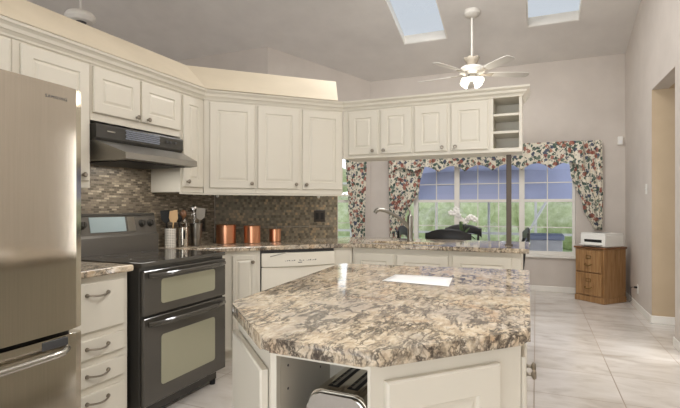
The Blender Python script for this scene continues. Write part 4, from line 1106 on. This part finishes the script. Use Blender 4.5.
g = G(); g.lathe([(0, 0.0), (0.24, 0.0), (0.24, 0.02), (0.06, 0.06), (0.045, 0.35), (0.06, 0.68), (0.12, 0.724), (0, 0.724)], 28); g.out('pedestal', M['chair'], dt)
orx, ory = tx+0.01, ty-0.02
oc = thing('potted_orchid', 'white flowering orchid in a pale pot on the dining table', 'plant', (orx, ory, 0.758)); oc.scale = (0.78, 0.78, 0.88)
g = G(); g.lathe([(0, 0), (0.055, 0), (0.075, 0.11), (0.078, 0.135), (0.070, 0.135), (0.066, 0.11), (0, 0.11)], 24); g.out('pot', M['white_plastic'], oc)
for i, (az_, L, up_, dr_) in enumerate(((0.2, 0.20, 0.13, 0.10), (1.3, 0.16, 0.14, 0.07), (2.6, 0.17, 0.17, 0.05), (3.5, 0.19, 0.09, 0.10), (4.6, 0.15, 0.12, 0.05), (5.4, 0.17, 0.16, 0.07), (2.2, 0.10, 0.24, 0.0), (0.8, 0.14, 0.18, 0.03))):
    g = G(); d = Vector((math.cos(az_), math.sin(az_), 0)); sd = Vector((-d.y, d.x, 0))
    def lf(a, b, d=d, sd=sd, L=L, up_=up_, dr_=dr_):
        w_ = 0.034*math.sin(PI*min(1, 0.12+a*0.88))**0.6 if a < 0.999 else 0.001
        p = d*(L*a) + Vector((0, 0, 0.12+up_*a-dr_*a*a*1.6)); return p + sd*w_*(2*b-1) + Vector((0, 0, 0.012*abs(2*b-1)))
    g.grid(lf, 10, 2); g.out('leaf', M['leaf'], oc, angle=80, solid=0.003)
def flower(par, p, s_, yaw):
    g = G(); T = Matrix.Translation(p) @ Matrix.Rotation(yaw, 4, 'Z')
    for q in range(5):
        a = q*2*PI/5+PI/2; w_ = 0.022 if q in (1, 4) else 0.015
        c_ = Vector((math.cos(a), 0, math.sin(a))); t_ = Vector((-c_.z, 0, c_.x))
        def pf(u_, v_): 
            wd = w_*s_*math.sin(PI*min(0.999, 0.1+0.9*u_))**0.7; return T @ (c_*0.045*s_*u_ + t_*wd*(2*v_-1) + Vector((0, -0.012*s_*u_*(1-u_)*4+0.006*abs(2*v_-1), 0)))
        g.grid(pf, 5, 2)
    g.lathe([(0, 0.006), (0.007*s_, 0.004), (0.009*s_, 0), (0, -0.002)], 8, T=T @ Matrix.Rotation(R(90), 4, 'X'))
    g.out('flower', M['petal'], par, angle=80)
for st in (((0.0, 0, 0.12), (0.0, -0.01, 0.30), (-0.03, -0.02, 0.44), (-0.10, -0.03, 0.505), (-0.17, -0.03, 0.50)), ((0.01, 0.0, 0.12), (0.03, 0, 0.28), (0.07, -0.02, 0.39), (0.12, -0.03, 0.425), (0.19, -0.03, 0.40))):
    g = G(); g.tube(st, 0.004, 8); so = g.out('stem', M['leaf'], oc)
    for i in range(6):
        t = 0.42+i*0.115; t = min(t, 0.999)*(len(st)-1); i0 = int(t); fr_ = t-i0
        p = Vector(st[i0])*(1-fr_)+Vector(st[min(i0+1, len(st)-1)])*fr_
        flower(so, p+Vector((random.uniform(-0.015, 0.015), -0.02, random.uniform(-0.03, 0.02))), random.uniform(1.0, 1.25), random.uniform(-0.4, 0.4))

# ------------------------------------------------------------------ outside
g = G(); g.box(-12, 8, YF+0.152, 12.4, -0.16, -0.06); struct(g.out('patio_paving', M['patio'], smooth=False), 'pale concrete patio outside the window', 'patio')
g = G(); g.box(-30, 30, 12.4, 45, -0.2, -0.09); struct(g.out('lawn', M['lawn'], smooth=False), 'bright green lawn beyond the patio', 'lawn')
scr = thing('patio_screen_frame', 'white framed screen enclosure standing around the patio', 'screen enclosure', (0, 12.2, -0.06))
for x in (-9.6, -7.2, -4.8, -2.4, 0.0, 2.4, 4.8):
    g = G(); g.box(x-0.03, x+0.03, -0.03, 0.03, 0, 3.0); g.out('post', M['trim'], scr, smooth=False)
for z in (0.62, 1.95, 2.95):
    g = G(); g.box(-9.6, 4.8, -0.025, 0.025, z, z+0.06); g.out('rail', M['trim'], scr, smooth=False)
g = G(); g.tube([(0.75, -0.35, 2.4), (-0.55, -0.35, 0.0)], 0.03, 8); g.out('brace', M['trim'], scr)
# patio umbrella
um = thing('patio_umbrella', 'broad blue patio umbrella shading the terrace outside the window', 'umbrella', (-0.85, 9.55, -0.06))
g = G(); n = 10; Rr = 2.05
top = g.bm.verts.new((0, 0, 2.42)); rim = []; mid = []
for i in range(n):
    a = 2*PI*i/n; mid.append(g.bm.verts.new((Rr*0.55*math.cos(a), Rr*0.55*math.sin(a), 2.20))); rim.append(g.bm.verts.new((Rr*math.cos(a), Rr*math.sin(a), 1.88)))
hem = [g.bm.verts.new((v.co.x*1.01, v.co.y*1.01, 1.42)) for v in rim]
for i in range(n):
    j = (i+1) % n; g.bm.faces.new((top, mid[j], mid[i])); g.bm.faces.new((mid[i], mid[j], rim[j], rim[i])); g.bm.faces.new((rim[i], rim[j], hem[j], hem[i]))
g.out('canopy', M['navy'], um, smooth=False, solid=0.006)
g = G(); g.lathe([(0, 0.05), (0.024, 0.05), (0.024, 2.41), (0, 2.41)], 14); g.out('pole', M['trim'], um)
g = G(); g.lathe([(0, 0), (0.28, 0), (0.28, 0.05), (0.05, 0.08), (0, 0.08)], 24); g.out('base', M['dark_grey'], um)
for i in range(n):
    a = 2*PI*i/n; g = G(); g.tube([(0.03*math.cos(a), 0.03*math.sin(a), 2.38), (Rr*0.55*math.cos(a), Rr*0.55*math.sin(a), 2.17), (Rr*0.985*math.cos(a), Rr*0.985*math.sin(a), 1.86)], 0.010, 6); g.out('rib', M['trim'], um)
# storage box on the patio
sb = thing('patio_storage_box', 'grey storage box with a pale front on the patio', 'storage box', (0.10, 9.0, -0.059))
g = G(); g.box(-0.32, 0.32, -0.28, 0.28, 0.0, 0.74, bev=0.01); g.out('body', M['patio'], sb, smooth=False)
M['slate_paint'] = base_mat('slate_blue_plastic', (142, 150, 174), 0.5)
g = G(); g.box(-0.35, 0.35, -0.31, 0.31, 0.741, 0.83, bev=0.02, seg=2); g.out('lid', M['slate_paint'], sb)
# shrubs and trees
def blob(g, c_, r, n=2, jit=0.22):
    b = bmesh.ops.create_icosphere(g.bm, subdivisions=n+1, radius=1.0)
    for v in b['verts']:
        d = v.co.normalized(); k_ = 1+random.uniform(-jit, jit); v.co = Vector(c_)+Vector((d.x*r[0], d.y*r[1], d.z*r[2]))*k_
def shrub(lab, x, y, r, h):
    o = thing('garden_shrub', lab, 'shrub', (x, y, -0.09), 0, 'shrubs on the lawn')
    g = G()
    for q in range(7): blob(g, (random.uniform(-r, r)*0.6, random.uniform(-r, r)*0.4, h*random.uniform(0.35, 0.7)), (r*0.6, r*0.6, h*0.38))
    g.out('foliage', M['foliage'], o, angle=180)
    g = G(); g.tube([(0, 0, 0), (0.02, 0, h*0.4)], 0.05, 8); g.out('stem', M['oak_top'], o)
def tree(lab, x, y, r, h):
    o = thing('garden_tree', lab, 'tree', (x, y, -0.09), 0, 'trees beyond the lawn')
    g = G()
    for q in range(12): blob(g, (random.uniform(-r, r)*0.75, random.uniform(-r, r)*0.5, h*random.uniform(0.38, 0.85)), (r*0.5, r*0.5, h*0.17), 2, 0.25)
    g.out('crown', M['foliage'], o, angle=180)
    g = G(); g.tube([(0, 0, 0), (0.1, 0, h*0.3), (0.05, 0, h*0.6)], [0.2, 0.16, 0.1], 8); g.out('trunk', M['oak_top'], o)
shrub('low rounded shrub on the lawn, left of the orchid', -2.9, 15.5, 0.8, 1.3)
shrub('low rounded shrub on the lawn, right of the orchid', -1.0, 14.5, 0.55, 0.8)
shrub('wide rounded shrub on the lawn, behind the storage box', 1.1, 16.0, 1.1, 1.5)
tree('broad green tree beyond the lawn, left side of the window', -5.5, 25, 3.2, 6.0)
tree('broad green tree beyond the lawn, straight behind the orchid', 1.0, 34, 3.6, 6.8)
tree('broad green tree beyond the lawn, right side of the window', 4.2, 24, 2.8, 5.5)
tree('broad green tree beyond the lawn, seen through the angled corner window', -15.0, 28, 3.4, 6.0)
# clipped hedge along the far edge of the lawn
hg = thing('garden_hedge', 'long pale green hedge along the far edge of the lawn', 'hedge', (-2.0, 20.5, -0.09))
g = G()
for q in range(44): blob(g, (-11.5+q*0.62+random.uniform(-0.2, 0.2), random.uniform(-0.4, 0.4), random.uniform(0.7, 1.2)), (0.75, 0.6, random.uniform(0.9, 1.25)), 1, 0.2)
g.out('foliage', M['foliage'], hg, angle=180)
